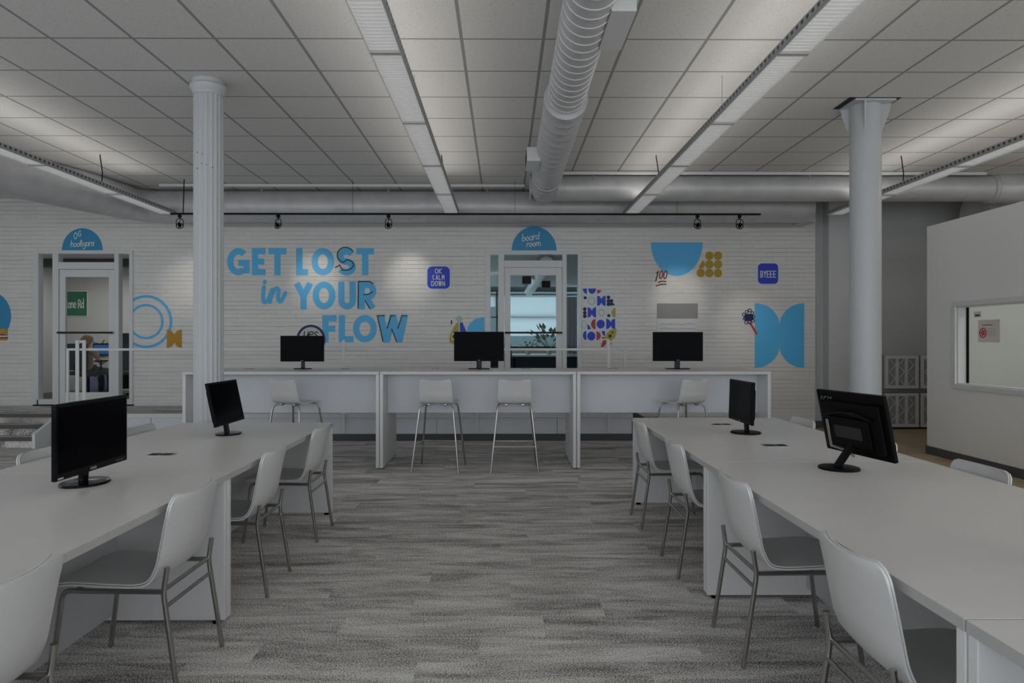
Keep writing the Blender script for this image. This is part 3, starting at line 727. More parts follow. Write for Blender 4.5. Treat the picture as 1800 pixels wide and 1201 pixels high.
# ---------------------------------------------------------------- desk islands
def desk(xa, xb, y0, y1, label):
    cx_, cy_ = (xa + xb) / 2, (y0 + y1) / 2; hx, hy = (xb - xa) / 2, (y1 - y0) / 2 - .003
    t = thing('desk', label, 'desk', (cx_, cy_, 0), 0, 'white desk islands')
    bm = nb(); box(bm, -hx, hx, -hy, hy, .708, .74, .002); tp = obj('tabletop', bm, 'top', t); tp.data.materials.append(M['edge'])
    for f_ in tp.data.polygons:
        if abs(f_.normal.z) < .5: f_.material_index = 1
    for s in (-1, 1):
        a, b_ = sorted((s * (hy - .001), s * (hy - .036)))
        bm = nb(); box(bm, -hx + .004, hx - .004, a, b_, .018, .7075, .003); p = obj('end_panel', bm, 'white', t)
        for sx in (-1, 1):
            bm = nb(); tube(bm, [(sx * (hx - .05), s * (hy - .018), 0), (sx * (hx - .05), s * (hy - .018), .0185)], .02, 12); pieces('glide', bm, 'black', p)
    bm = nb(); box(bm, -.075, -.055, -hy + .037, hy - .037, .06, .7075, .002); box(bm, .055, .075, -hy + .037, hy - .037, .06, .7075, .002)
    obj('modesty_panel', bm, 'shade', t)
    return t
LX0, LX1, RX0, RX1 = -2.60, -1.38, 1.108, 2.345
desk(LX0, LX1, 3.45, 5.57, 'far desk of the left island, in front of the fluted column')
desk(LX0, LX1, 1.32, 3.45, 'near desk of the left island, at the lower left corner')
desk(RX0, RX1, 3.77, 5.90, 'far desk of the right island, in front of the smooth column')
desk(RX0, RX1, 1.64, 3.77, 'middle desk of the right island, carrying the monitor seen from behind')
desk(RX0, RX1, -.49, 1.64, 'nearest desk of the right island, cut by the lower right corner')

# ---------------------------------------------------------------- chairs
def shell_bm(prof, w0, wt, th=.011, curve=.03, rc=.05, dip=.006, n=16, lift=0.0):
    # prof: side profile (y, z) from the seat's front edge over the bend to the top of the back
    P = [Vector((0, y, z)) for y, z in prof]
    pts = []
    for i in range(len(P) - 1):       # Catmull-Rom
        p0, p1, p2, p3 = P[max(i - 1, 0)], P[i], P[i + 1], P[min(i + 2, len(P) - 1)]
        for k in range(6):
            t = k / 6; pts.append(.5 * ((2 * p1) + (p2 - p0) * t + (2 * p0 - 5 * p1 + 4 * p2 - p3) * t * t + (3 * p1 - p0 - 3 * p2 + p3) * t ** 3))
    pts.append(P[-1]); L_ = [0]
    for a, b_ in zip(pts, pts[1:]): L_.append(L_[-1] + (b_ - a).length)
    T_ = L_[-1]; bm = nb(); F_, B_ = [], []
    extra = [j for j in range(len(pts))]
    for i, p in enumerate(pts):
        t = (pts[min(i + 1, len(pts) - 1)] - pts[max(i - 1, 0)]).normalized(); nrm = Vector((0, t.z, -t.y))
        if nrm.z < 0 and i < len(pts) // 2: nrm = -nrm
        f = L_[i] / T_; hw = w0 + (wt - w0) * f
        for d in (L_[i], T_ - L_[i]):
            if d < rc: hw -= rc - math.sqrt(max(0, rc * rc - (rc - d) ** 2))
        back = max(0, min(1, (f - .5) / .2)); ra, rb = [], []
        for k in range(n + 1):
            u = -1 + 2 * k / n; c = (1 - u * u)
            q = p + Vector((u * hw, 0, 0)) - Vector((0, curve * back * c, .008 * (1 - back) * c * (1 if f > .08 else .3)))
            if f > .93: q.z -= dip * c * (f - .93) / .07
            q = q + NR(nrm) * lift; ra.append(q); rb.append(q)
        F_.append(ra); B_.append((rb, nrm))
    fa = [[bm.verts.new(q) for q in row] for row in F_]
    fb = []
    for (row, nr) in B_: fb.append([bm.verts.new(q - NR(nr) * th) for q in row])
    m_ = len(pts)
    for i in range(m_ - 1):
        for k in range(n):
            bm.faces.new((fa[i][k], fa[i][k + 1], fa[i + 1][k + 1], fa[i + 1][k])); bm.faces.new((fb[i][k], fb[i + 1][k], fb[i + 1][k + 1], fb[i][k + 1]))
        bm.faces.new((fa[i][0], fa[i + 1][0], fb[i + 1][0], fb[i][0])); bm.faces.new((fa[i][n], fb[i][n], fb[i + 1][n], fa[i + 1][n]))
    for k in range(n):
        bm.faces.new((fa[0][k], fb[0][k], fb[0][k + 1], fa[0][k + 1])); bm.faces.new((fa[-1][k], fa[-1][k + 1], fb[-1][k + 1], fb[-1][k]))
    return bm
def NR(v): return v.normalized()

def make_chair():
    t = thing('chair', '', 'chair', (0, 0, 0), 0, 'white shell chairs at the desks')
    prof = [(.235, .425), (.15, .437), (0, .430), (-.11, .428), (-.165, .445), (-.197, .50), (-.215, .58), (-.235, .68), (-.258, .785)]
    obj('seat_shell', shell_bm(prof, .212, .212, th=.008), 'shell', t, True)
    obj('seat_pad', shell_bm(prof, .210, .210, th=.006, lift=.0085), 'shell', t, True)
    for s in (-1, 1):
        bm = nb(); tube(bm, bend([(s * .212, -.282, 0), (s * .205, -.222, .402), (s * .203, -.236, .50)], .03, 4), .0105, 12)
        tube(bm, [(s * .203, -.2355, .497), (s * .203, -.2362, .503)], .0112, 12); obj('leg', bm, 'chrome', t, True)
        bm = nb(); tube(bm, bend([(s * .212, .232, 0), (s * .205, .18, .410), (s * .205, .10, .408)], .035, 5), .0105, 12); obj('leg', bm, 'chrome', t, True)
    bm = nb()
    for s in (-1, 1): tube(bm, [(s * .205, .11, .408), (s * .205, -.222, .405)], .0105, 12)
    tube(bm, [(-.205, -.218, .408), (.205, -.218, .408)], .0095, 10)
    tube(bm, [(-.205, .13, .408), (.205, .13, .408)], .0095, 10)
    obj('seat_frame', bm, 'chrome', t, True)
    bm = nb(); tube(bm, [(-.207, -.232, .345), (.207, -.232, .345)], .0085, 10); obj('stretcher', bm, 'chrome', t, True)
    return t
chair0 = make_chair(); first = [True]
def place_chair(x, y, rz, label):
    o = chair0 if first[0] else copy_tree(chair0)
    first[0] = False; o.location = (x, y, 0); o.rotation_euler = (0, 0, rz); o['label'] = label; o['group'] = 'white shell chairs at the desks'
XL, XR = -1.577, 1.312
for y, lb, j in ((4.985, 'white shell chair at the aisle side of the left island, farthest from the viewer', .0), (3.965, 'white shell chair at the aisle side of the left island, second farthest', .02),
                 (2.95, 'white shell chair with its whole seat showing, aisle side of the left island', -.01), (1.85, 'white shell chair cut off by the lower left corner', 0)):
    place_chair(XL, y, PI / 2 + j, lb)
for y, lb, j in ((5.32, 'white shell chair at the aisle side of the right island, farthest from the viewer', .0), (4.25, 'white shell chair at the aisle side of the right island, second farthest', .0),
                 (3.15, 'white shell chair with its whole seat showing, aisle side of the right island', .0), (2.08, 'nearest white shell chair at the right island, large at lower right', -.02)):
    place_chair(XR, y, -PI / 2 + j, lb)
for y, lb in ((5.02, 'white chair behind the left island right of the big monitor, only its back top showing'), (3.97, 'white chair behind the left island left of the big monitor, only its back top showing')):
    place_chair(-2.405, y, -PI / 2, lb)
for y, lb in ((5.47, 'white chair back behind the right island, left of the monitor seen from behind'), (4.37, 'white chair back half hidden behind the monitor seen from behind'), (3.43, 'white chair back behind the right island in front of the partition')):
    place_chair(2.142, y, PI / 2, lb)

def make_stool():
    t = thing('bar_stool', '', 'stool', (0, 0, 0), 0, 'white bar stools')
    prof = [(.19, .735), (.12, .745), (0, .738), (-.09, .735), (-.145, .752), (-.172, .80), (-.185, .87), (-.20, .93), (-.213, .995)]
    obj('seat_shell', shell_bm(prof, .195, .172, curve=.02, rc=.03, dip=.016), 'shell', t, True)
    for sx in (-1, 1):
        for sy in (-1, 1):
            bm = nb(); tube(bm, bend([(sx * .252, sy * .245, 0), (sx * .178, sy * .155, .712), (sx * .07, sy * .10, .722)], .06, 6), .0105, 12); obj('leg', bm, 'chrome', t, True)
    bm = nb()
    def at(z): k = z / .712; return .252 + (.178 - .252) * k, .245 + (.155 - .245) * k
    fx, fy = at(.275)
    for a, b_ in (((-fx, -fy), (fx, -fy)), ((-fx, fy), (fx, fy))): tube(bm, [(*a, .275), (*b_, .275)], .009, 10)
    for s in (-1, 1): tube(bm, [(s * fx, -fy, .275), (s * fx, fy, .275)], .009, 10)
    obj('footrest', bm, 'chrome', t, True)
    bm = nb()
    tube(bm, [(-.10, -.115, .72), (.09, .10, .72)], .009, 8); tube(bm, [(.10, -.115, .72), (-.09, .10, .72)], .009, 8)
    for s in (-1, 1): tube(bm, [(s * .07, -.10, .722), (s * .07, .10, .722)], .009, 8); box(bm, s * .09 - .014, s * .09 + .014, -.14, -.11, .70, .722, .003)
    obj('seat_frame', bm, 'chrome', t, True)
    return t
st = make_stool()
for i, (x, y, rz, lb) in enumerate(((-2.27, 7.52, -.42, 'white bar stool in front of the left bar unit, turned right'), (-.703, 7.51, -.10, 'white bar stool under the middle bar monitor, left of the central pair'),
                                    (.119, 7.50, 0, 'white bar stool right of the central pair, squarely facing the bar'), (1.965, 7.52, .42, 'white bar stool in front of the right bar unit, turned left'))):
    o = st if i == 0 else copy_tree(st)
    o.location = (x, y, 0); o.rotation_euler = (0, 0, rz); o['label'] = lb

# ---------------------------------------------------------------- lettering: strokes made into thin raised paint
def crom(P, k=6, closed=False):
    P = [Vector((p[0], p[1])) for p in P]; n = len(P); out = []
    if n < 3: return P
    for i in range(n if closed else n - 1):
        g = (lambda j: P[j % n]) if closed else (lambda j: P[max(0, min(n - 1, j))])
        p0, p1, p2, p3 = g(i - 1), g(i), g(i + 1), g(i + 2)
        for q in range(k):
            t = q / k; out.append(.5 * ((2 * p1) + (p2 - p0) * t + (2 * p0 - 5 * p1 + 4 * p2 - p3) * t * t + (3 * p1 - p0 - 3 * p2 + p3) * t ** 3))
    if not closed: out.append(P[-1])
    return out
def ell(cx, cy, rx, ry, a0=0, a1=360, n=28):
    return [(cx + rx * math.cos(math.radians(a0 + (a1 - a0) * i / n)), cy + ry * math.sin(math.radians(a0 + (a1 - a0) * i / n))) for i in range(n + 1)]
LET = {  # lower-case hand: unit x-height box, x right, y up; ascenders reach 1.7, descenders -0.7
 'a': (.9, [[(.75, .85), (.4, 1), (.05, .5), (.3, .02), (.7, .3), (.75, .9), (.75, .2), (.9, .02)]]),
 'b': (.9, [[(.12, 1.75), (.1, .9), (.1, .05)], [(.1, .6), (.45, .98), (.8, .55), (.5, .02), (.1, .15)]]),
 'd': (.95, [[(.75, .75), (.4, .98), (.08, .5), (.35, .02), (.75, .3)], [(.78, 1.75), (.76, .8), (.8, .02)]]),
 'e': (.85, [[(.1, .5), (.7, .6), (.6, .95), (.3, 1), (.07, .5), (.35, .02), (.8, .2)]]),
 'g': (.9, [[(.75, .85), (.4, 1), (.08, .55), (.35, .12), (.72, .4), (.76, .95), (.74, -.3), (.4, -.7), (.1, -.45)]]),
 'h': (.9, [[(.12, 1.75), (.1, .8), (.1, 0)], [(.1, .6), (.45, 1), (.75, .75), (.76, 0)]]),
 'i': (.4, [[(.2, 1), (.18, .3), (.3, .0)], [(.2, 1.35), (.2, 1.42)]]),
 'l': (.5, [[(.15, .3), (.42, 1.3), (.3, 1.75), (.15, 1.3), (.15, .3), (.4, 0)]]),
 'm': (1.3, [[(.1, 1), (.1, 0)], [(.1, .6), (.35, 1), (.58, .8), (.58, 0)], [(.58, .6), (.85, 1), (1.1, .8), (1.12, .1), (1.25, 0)]]),
 'n': (.9, [[(.1, 1), (.1, 0)], [(.1, .6), (.42, 1), (.72, .75), (.74, .05)]]),
 'o': (.9, [[(.45, 1), (.08, .5), (.45, 0), (.82, .5), (.45, 1)]]),
 'r': (.65, [[(.12, 1), (.12, 0)], [(.12, .6), (.35, .95), (.6, .92)]]),
 's': (.75, [[(.65, .85), (.35, 1), (.12, .75), (.6, .3), (.4, .02), (.08, .12)]]),
 't': (.6, [[(.25, 1.4), (.22, .3), (.35, .03), (.52, .08)], [(.02, .98), (.52, .98)]]),
 'y': (.85, [[(.08, 1), (.15, .3), (.4, .1), (.68, .4), (.74, 1), (.7, -.2), (.4, -.7), (.1, -.4)]]),
 'c': (.8, [[(.72, .85), (.4, 1), (.08, .5), (.4, .0), (.74, .15)]]),
 'R': (1.0, [[(.12, 1.55), (.12, 0)], [(.12, 1.5), (.6, 1.48), (.82, 1.12), (.6, .8), (.14, .78)], [(.5, .78), (.88, 0)]]),
 'O': (1.0, [[(.5, 1.6), (.1, .8), (.5, 0), (.9, .8), (.5, 1.6)]]),
 'G': (1.0, [[(.8, 1.3), (.5, 1.6), (.1, .8), (.45, 0), (.85, .3), (.85, .75), (.55, .75)]]),
 '1': (.6, [[(.15, 1.2), (.4, 1.55), (.1, -.3)]]), '0': (.85, [[(.5, 1.6), (.12, .7), (.3, .0), (.68, .8), (.5, 1.6)]]),
}
def brush(bm, pts, w, y, th, to):
    # a round-nibbed brush stroke: short overlapping dabs of paint, each a hair above the other
    P = [Vector(to(p[0], p[1])) for p in pts]; q = 0
    for i, (a, b_) in enumerate(zip(P, P[1:])):
        d = b_ - a
        if d.length < 1e-6: continue
        nn = Vector((-d.y, d.x)).normalized() * w / 2; yy = y - th - i * 1.4e-5
        bm.faces.new([bm.verts.new((c.x, yy, c.y)) for c in (a + nn, b_ + nn, b_ - nn, a - nn)])
    for i, a in enumerate(P):
        yy = y - th - i * 1.4e-5 - 7e-6
        bm.faces.new([bm.verts.new((a.x + w / 2 * math.cos(k * PI / 6), yy, a.y + w / 2 * math.sin(k * PI / 6))) for k in range(12)])
def ribbon(bm, pts, w, y, th=.003, to=None, closed=False, wpx=None):
    # pts in photo pixels on the plane y -> a flat stroke; butt ends
    P = []
    for p in pts:
        v = Vector(to(p[0], p[1]))
        if not P or (v - P[-1]).length > 1e-5: P.append(v)
    n = len(P); A, B = [], []
    for i, p in enumerate(P):
        if closed: a, c = P[i - 1], P[(i + 1) % n]
        else: a, c = P[max(i - 1, 0)], P[min(i + 1, n - 1)]
        d1 = (p - a); d2 = (c - p); d1 = d1.normalized() if d1.length > 1e-9 else d2.normalized(); d2 = d2.normalized() if d2.length > 1e-9 else d1
        t = (d1 + d2); t = t.normalized() if t.length > 1e-6 else d1
        nn = Vector((-t.y, t.x)); k = 1 / max(.45, nn.dot(Vector((-d1.y, d1.x)))); A.append(p + nn * w / 2 * k); B.append(p - nn * w / 2 * k)
    va = [bm.verts.new((q.x, y - th, q.y)) for q in A]; vb = [bm.verts.new((q.x, y - th, q.y)) for q in B]
    wa = [bm.verts.new((q.x, y, q.y)) for q in A]; wb = [bm.verts.new((q.x, y, q.y)) for q in B]
    for i in range(n if closed else n - 1):
        j = (i + 1) % n
        bm.faces.new((va[i], va[j], vb[j], vb[i])); bm.faces.new((va[i], wa[i], wa[j], va[j])); bm.faces.new((vb[i], vb[j], wb[j], wb[i]))
YW = YB - .001; S = YB / FPX      # metres per photo pixel on the wall
ctr = [0]
def stroke(bm, pts, wpx, lay=1, smooth=False, closed=False, k=6):
    ctr[0] = (ctr[0] + 1) % 9
    if smooth: pts = [(p.x, p.y) for p in crom(pts, k, closed)]
    if smooth and not closed: brush(bm, pts, wpx * S, YW, .0022 * lay + ctr[0] * 2.4e-4, W)
    else: ribbon(bm, pts, wpx * S, YW, .0022 * lay + ctr[0] * 8e-5, W, closed)
def hand(bm, text, x, y, xh, wpx, lay=2, slant=.0, dy=0.0, sp=1.0):
    for ch in text:
        if ch == ' ': x += xh * .55; continue
        adv, sts = LET[ch]
        for s in sts: stroke(bm, [(x + (px_ + slant * py_) * xh, y - py_ * xh) for px_, py_ in s], wpx, lay, True, k=5)
        x += adv * xh * sp; y += dy
    return x
def flat(bm, pts, lay=1):
    ctr[0] = (ctr[0] + 1) % 9
    plate(bm, [W(*p) for p in pts], YW, .0022 * lay + ctr[0] * 8e-5)
def block(bm, ch, x0, x1, y0, y1, w, lay=1):
    a, b, t, u = x0 + w / 2, x1 - w / 2, y0 + w / 2, y1 - w / 2; m = (y0 + y1) / 2; c = (x0 + x1) / 2
    st = lambda pts, s=False, cl=False: stroke(bm, pts, w, lay, s, cl)
    if ch in 'EFLBDPRKN': st([(a, y0), (a, y1)])
    if ch in 'EF': st([(x0, t), (x1, t)]); st([(x0, m), (x1 - w * .2, m)])
    if ch in 'EL': st([(x0, u), (x1, u)])
    if ch == 'T': st([(x0, t), (x1, t)]); st([(c, y0), (c, y1)])
    if ch == 'O': st(ell(c, m, (b - a) / 2, (u - t) / 2)[:-1], cl=True)
    if ch == 'C': st(ell(c, m, (b - a) / 2, (u - t) / 2, 50, 310))
    if ch == 'G': st(ell(c, m, (b - a) / 2, (u - t) / 2, 315, 50)); st([(c, m + w * .2), (x1, m + w * .2)]); st([(b, m), (b, y1 - w * .3)])
    if ch == 'U': st([(a, y0)] + ell(c, u - (b - a) / 2, (b - a) / 2, (b - a) / 2, 180, 0, 14) + [(b, y0)])
    if ch == 'S': st(ell(c, (t + m) / 2, (b - a) / 2, (m - t) / 2, -28, -255, 18) + ell(c, (m + u) / 2, (b - a) / 2, (u - m) / 2, -75, 152, 18))
    if ch == 'Y': st([(x0 + w * .55, y0 + w * .25), (c, m + w * .1)]); st([(x1 - w * .55, y0 + w * .25), (c, m + w * .1)]); st([(c, m), (c, y1)])
    if ch in 'RP': st([(x0, t), (c, t)] + ell(c, (t + m + w * .3) / 2, b - c, (m + w * .3 - t) / 2, -90, 90, 12) + [(x0, m + w * .3)])
    if ch == 'R': st([(c - w * .2, m + w * .3), (b - w * .05, y1 - w * .15)])
    if ch == 'B':
        for p, q in ((t, m), (m, u)): st([(x0, p), (c, p)] + ell(c, (p + q) / 2, b - c, (q - p) / 2, -90, 90, 12) + [(x0, q)])
    if ch == 'D': st([(x0, t), (c, t)] + ell(c, m, b - c, (u - t) / 2, -90, 90, 14) + [(x0, u)])
    if ch == 'W': st([(a, y0), (x0 + (x1 - x0) * .29, y1)]); st([(x0 + (x1 - x0) * .29, y1), (c, y0)]); st([(c, y0), (x0 + (x1 - x0) * .71, y1)]); st([(x0 + (x1 - x0) * .71, y1), (b, y0)])
    if ch == 'A': st([(a, y1), (c, y0)]); st([(c, y0), (b, y1)]); st([(a + w * .4, m + (u - m) * .45), (b - w * .4, m + (u - m) * .45)])
    if ch == 'M': st([(a, y1), (a, y0)]); st([(b, y1), (b, y0)]); st([(a, y0), (c, m + w)]); st([(c, m + w), (b, y0)])
    if ch == 'N': st([(b, y0), (b, y1)]); st([(a, y0), (b, y1)])
    if ch == 'K': st([(a, m + w * .3), (b, y0)]); st([(a + w * .3, m), (b, y1)])
def mural(name, label): return thing(name, label, 'mural', (0, 0, 0))
def rrect(x0, x1, y0, y1, r):
    o = []
    for cx_, cy_, a in ((x1 - r, y0 + r, -90), (x1 - r, y1 - r, 0), (x0 + r, y1 - r, 90), (x0 + r, y0 + r, 180)): o += ell(cx_, cy_, r, r, a, a + 90, 6)
    return o

# GET LOST in YOUR FLOW
t = mural('lettering_mural', 'large sky blue painted words GET LOST in YOUR FLOW on the brick wall')
def word(chars, y0, y1, mt='sky', w=11):
    bm = nb()
    for ch, a, b in chars: block(bm, ch, a, b, y0, y1, w)
    return obj('word', bm, mt, t)
word((('G', 398.5, 438), ('E', 442, 466), ('T', 471, 503)), 436, 484)
word((('L', 520, 541), ('O', 547, 587), ('S', 592, 625), ('T', 626, 657)), 436, 484)
word((('Y', 515, 551), ('O', 549, 589), ('U', 594, 625), ('R', 630, 661)), 495, 544)
word((('F', 566, 591), ('L', 595, 621), ('O', 620, 662), ('W', 664, 717)), 554, 602)
bm = nb()
stroke(bm, [(463, 505), (462, 520), (463, 531), (470, 528), (478, 509)], 7, 1, True)
stroke(bm, [(478, 509), (476, 520), (474, 531)], 7, 1, True)
stroke(bm, [(475, 524), (483, 508), (489, 510), (488, 524), (493, 530), (501, 515)], 7, 1, True)
stroke(bm, [(464.5, 495), (464.6, 497)], 7, 1, True); obj('word', bm, 'sky', t)
bm = nb()
_S = ell(607, 448.2, 14.5, 13.5, -28, -255, 18) + ell(605.5, 465.5, 15.5, 9.5, -75, 110, 14)
stroke(bm, _S, 1.7, 3); stroke(bm, [(602, 475), (599, 471), (596.5, 466), (588.5, 470.5)], 1.7, 3)
stroke(bm, [(629, 543), (629.5, 495), (650, 495), (656, 499)], 1.7, 3)
stroke(bm, [(639, 518), (648, 517), (654, 513)], 1.7, 3, True); stroke(bm, [(641, 528), (650, 543)], 1.7, 3)
stroke(bm, [(673, 601), (663, 555), (677, 555)], 1.7, 3); stroke(bm, [(680, 578), (687, 555), (694, 555)], 1.7, 3); stroke(bm, [(688, 578), (697, 601)], 1.7, 3)
stroke(bm, [(699, 578), (706, 555), (716, 555)], 1.7, 3)
obj('drop_outline', bm, 'ink', t)['label'] = 'thin dark outline offset behind the S, R and W'
# yes badge, half behind the left bar monitor
t = mural('yes_mural', 'round navy ringed yes badge showing above the left bar monitor')
bm = nb(); stroke(bm, ell(546, 597, 23.5, 24)[:-1], 4, 3, closed=True); obj('ring', bm, 'navy', t)
bm = nb(); flat(bm, ell(546, 597, 22, 22)[:-1], 2); obj('disc', bm, 'wall', t)
bm = nb(); hand(bm, 'yes', 532, 594, 10.5, 1.9, 3, .2); obj('lettering', bm, 'ink', t)
# OK CALM DOWN
t = mural('badge_mural', 'rounded royal blue square painted OK CALM DOWN')
bm = nb(); flat(bm, rrect(748.5, 793, 466, 510, 10), 1); obj('border', bm, 'pale', t)
bm = nb(); flat(bm, rrect(751, 790.5, 468.5, 507.5, 8), 2); obj('field', bm, 'royal', t)
bm = nb()
for wd, x0, x1, y0, y1 in (('OK', 764, 778, 472, 481), ('CALM', 760, 782, 483, 492), ('DOWN', 758, 783, 494, 503)):
    st_ = (x1 - x0) / len(wd)
    for i, ch in enumerate(wd): block(bm, ch, x0 + i * st_, x0 + (i + 1) * st_ - 0.8, y0, y1, 1.25, 4)
obj('lettering', bm, 'lettering', t)
# BYEEE
t = mural('badge_mural', 'rounded royal blue square painted BYEEE')
bm = nb(); flat(bm, rrect(1331, 1370.5, 461, 501, 9), 1); obj('border', bm, 'pale', t)
bm = nb(); flat(bm, rrect(1333, 1368.5, 463, 499, 7), 2); obj('field', bm, 'royal', t)
bm = nb()
for i, ch in enumerate('BYEEE'): block(bm, ch, 1337 + i * 5.7, 1341.9 + i * 5.7, 476, 488, 1.35, 4)
obj('lettering', bm, 'lettering', t)
# half discs over the doors
t = mural('door_mural', 'blue half disc over the left door lettered OG hooligans')
bm = nb(); flat(bm, ell(143.5, 440, 36, 39, 180, 360, 30), 1); obj('half_disc', bm, 'skydeep', t)
bm = nb(); hand(bm, 'O', 128, 420, 7.3, 1.3, 3, .05); hand(bm, 'G', 136, 415.5, 6.2, 1.3, 3); hand(bm, 'hooligans', 123, 434, 6.4, 1.2, 3, .08, -.25, .93); obj('lettering', bm, 'lettering', t)
t = mural('door_mural', 'blue half disc over the centre door lettered board room')
bm = nb(); flat(bm, ell(939, 440, 39.5, 42, 180, 360, 30), 1); obj('half_disc', bm, 'skydeep', t)
bm = nb(); hand(bm, 'board', 917, 424, 7.2, 1.3, 3, .12, -.9, 1.0); hand(bm, 'room', 925, 434, 6.6, 1.3, 3, .12, -.6, 1.05); obj('lettering', bm, 'lettering', t)
# left wall shapes
t = mural('shape_mural', 'blue disc with a small painted burger at the left edge')
bm = nb(); flat(bm, ell(-18, 556, 36, 43)[:-1], 1); obj('disc', bm, 'skydeep', t)
bm = nb(); flat(bm, ell(3, 584, 9.5, 7, 180, 360, 14) + [(12, 587), (-6, 587)], 2); flat(bm, rrect(-6, 12, 594, 598.5, 2), 2); obj('bun', bm, 'orange', t)
bm = nb(); flat(bm, rrect(-6, 12, 588, 590, .8), 3); flat(bm, rrect(-6, 12.5, 592.2, 594.5, .8), 3); obj('patty', bm, 'darkred', t)
bm = nb(); flat(bm, rrect(-6, 11.5, 590, 592.4, .8), 3)
for p in ((0, 581), (5, 580), (3, 584), (8, 583), (-1, 585)): flat(bm, ell(p[0], p[1], .8, .6)[:-1], 4)
obj('filling', bm, 'lettering', t)
t = mural('shape_mural', 'two sky blue painted rings beside the left door')
def clipl(pts, x): return [p for p in pts if p[0] >= x]
bm = nb(); stroke(bm, [p for p in ell(255.5, 565.5, 44, 44.5, -150, 150, 60) if p[0] > 227], 4.6, 1); obj('outer_ring', bm, 'sky', t)
bm = nb(); stroke(bm, [p for p in ell(255.5, 565.5, 29, 29, -170, 170, 60) if p[0] > 229], 4, 1); obj('inner_ring', bm, 'sky', t)
def butterfly(bm, x0, x1, y0, y1, neck=.12, lay=1):
    m, c, h = (x0 + x1) / 2, (y0 + y1) / 2, (y1 - y0) / 2; g = neck * h
    L1 = [(x0 + (m - x0) * math.sin(a), c - g - (h - g) * math.cos(a)) for a in [i * PI / 2 / 14 for i in range(15)]]
    R1 = [(x1 - (x1 - m) * math.sin(a), c - g - (h - g) * math.cos(a)) for a in [i * PI / 2 / 14 for i in range(14, -1, -1)]]
    flat(bm, L1 + R1[1:] + [(x, 2 * c - y) for x, y in reversed(R1)] + [(x, 2 * c - y) for x, y in reversed(L1)][1:], lay)
t = mural('shape_mural', 'small ochre butterfly shape beside the blue rings')
bm = nb(); butterfly(bm, 292.5, 318.5, 579.5, 611.5, .2, 3); obj('butterfly', bm, 'orange', t)
t = mural('shape_mural', 'big sky blue butterfly shape at the right end of the brick wall')
bm = nb(); butterfly(bm, 1327.5, 1414.5, 533, 647, .30); obj('butterfly', bm, 'sky', t)
t = mural('shape_mural', 'painted spoon of flowers touching the big blue butterfly shape')
bm = nb(); stroke(bm, [(1319, 567), (1331, 588)], 3.4, 3); obj('stem', bm, 'red', t)
bm = nb()
random.seed(4)
for k in range(9):
    a = k * 2 * PI / 9; stroke(bm, [(1317 + (8 + 1.5 * (k % 2)) * math.cos(a) + 2.6 * math.cos(b), 557 + (10 + 1.5 * (k % 2)) * math.sin(a) + 3 * math.sin(b)) for b in [i * PI / 4 for i in range(8)]], 1.1, 3, closed=True)
obj('petal', bm, 'navy', t)
bm = nb(); flat(bm, rrect(1309, 1325, 552, 564, 4), 4); obj('bow', bm, 'navy', t)
# half disc, dots and 100
t = mural('shape_mural', 'sky blue half disc hanging flat side up on the brick wall')
bm = nb(); flat(bm, [(x, y) for x, y in ell(1190, 426, 45.5, 59, 0, 180, 36)], 2); obj('half_disc', bm, 'sky', t)
t = mural('shape_mural', 'mustard cluster of nine dots beside the half disc')
bm = nb()
for i in range(3):
    for j in range(3):
        x, y = 1232.5 + j * 15.1, 449.5 + i * 15.2
        if (i, j) in ((0, 0),): continue
        if (i, j) == (1, 0): flat(bm, ell(x + .5, y, 7, 6.9, -70, 130, 16), 1)
        else: flat(bm, ell(x, y, 7.3, 7.5)[:-1], 1)
pieces('dot', bm, 'mustard', t)
t = mural('number_mural', 'red handwritten 100 twice underlined below the half disc')
bm = nb(); stroke(bm, [(1154, 481), (1157.5, 476.5), (1155.5, 485), (1153, 495)], 2, 4)
for cx_ in (1162.5, 1170): stroke(bm, [(cx_ + 2.6 * math.cos(a) - 1.2 * math.sin(a) * .8, 483 + 7 * math.sin(a)) for a in [i * PI / 8 for i in range(16)]], 1.7, 4, closed=True)
stroke(bm, [(1158, 496.5), (1163, 494.5), (1171, 495)], 2, 4, True); stroke(bm, [(1153.5, 503), (1161, 500), (1171, 499.7)], 2, 4, True); obj('numeral', bm, 'darkred', t)
# pear / rocket figure and the half disc beside the centre door
t = mural('shape_mural', 'yellow and blue pear shape peeking beside the middle bar monitor')
bm = nb(); flat(bm, [(802.5, 567), (806, 567), (806, 600), (806, 604), (797, 605), (790.5, 602), (789.5, 596), (791, 588), (796, 578)], 1); obj('left_half', bm, 'yellow', t)
bm = nb(); flat(bm, [(808, 567.5), (812.5, 566.5), (820, 584), (824, 600), (809, 604)], 1); obj('right_half', bm, 'royal', t)
bm = nb(); flat(bm, ell(797, 592, 4, 6.5)[:-1], 2); obj('flesh', bm, 'paper', t)
bm = nb(); flat(bm, ell(797.5, 592, 2.6, 3.4)[:-1], 3); obj('pip', bm, 'darkred', t)
bm = nb(); flat(bm, [(807, 567), (802, 563), (800, 558), (804, 557), (806.5, 555), (810, 556), (813, 560), (812, 564)], 1); obj('leaf', bm, 'palegreen', t)
t = mural('shape_mural', 'pale blue half disc touching the left of the centre door frame')
bm = nb(); flat(bm, [(852, 583)] + ell(851, 583, 30, 25.5, 180, 270, 20), 1); obj('half_disc', bm, 'sky', t)
bm = nb(); box(bm, W(793.5, 0)[0] - .008, W(793.5, 0)[0] + .008, YB - .012, YB - .001, W(0, 570)[1], W(0, 563)[1])
tag(obj('wall_clip', bm, 'black'), 'small black clip on the brick wall left of the pear shape', 'clip')
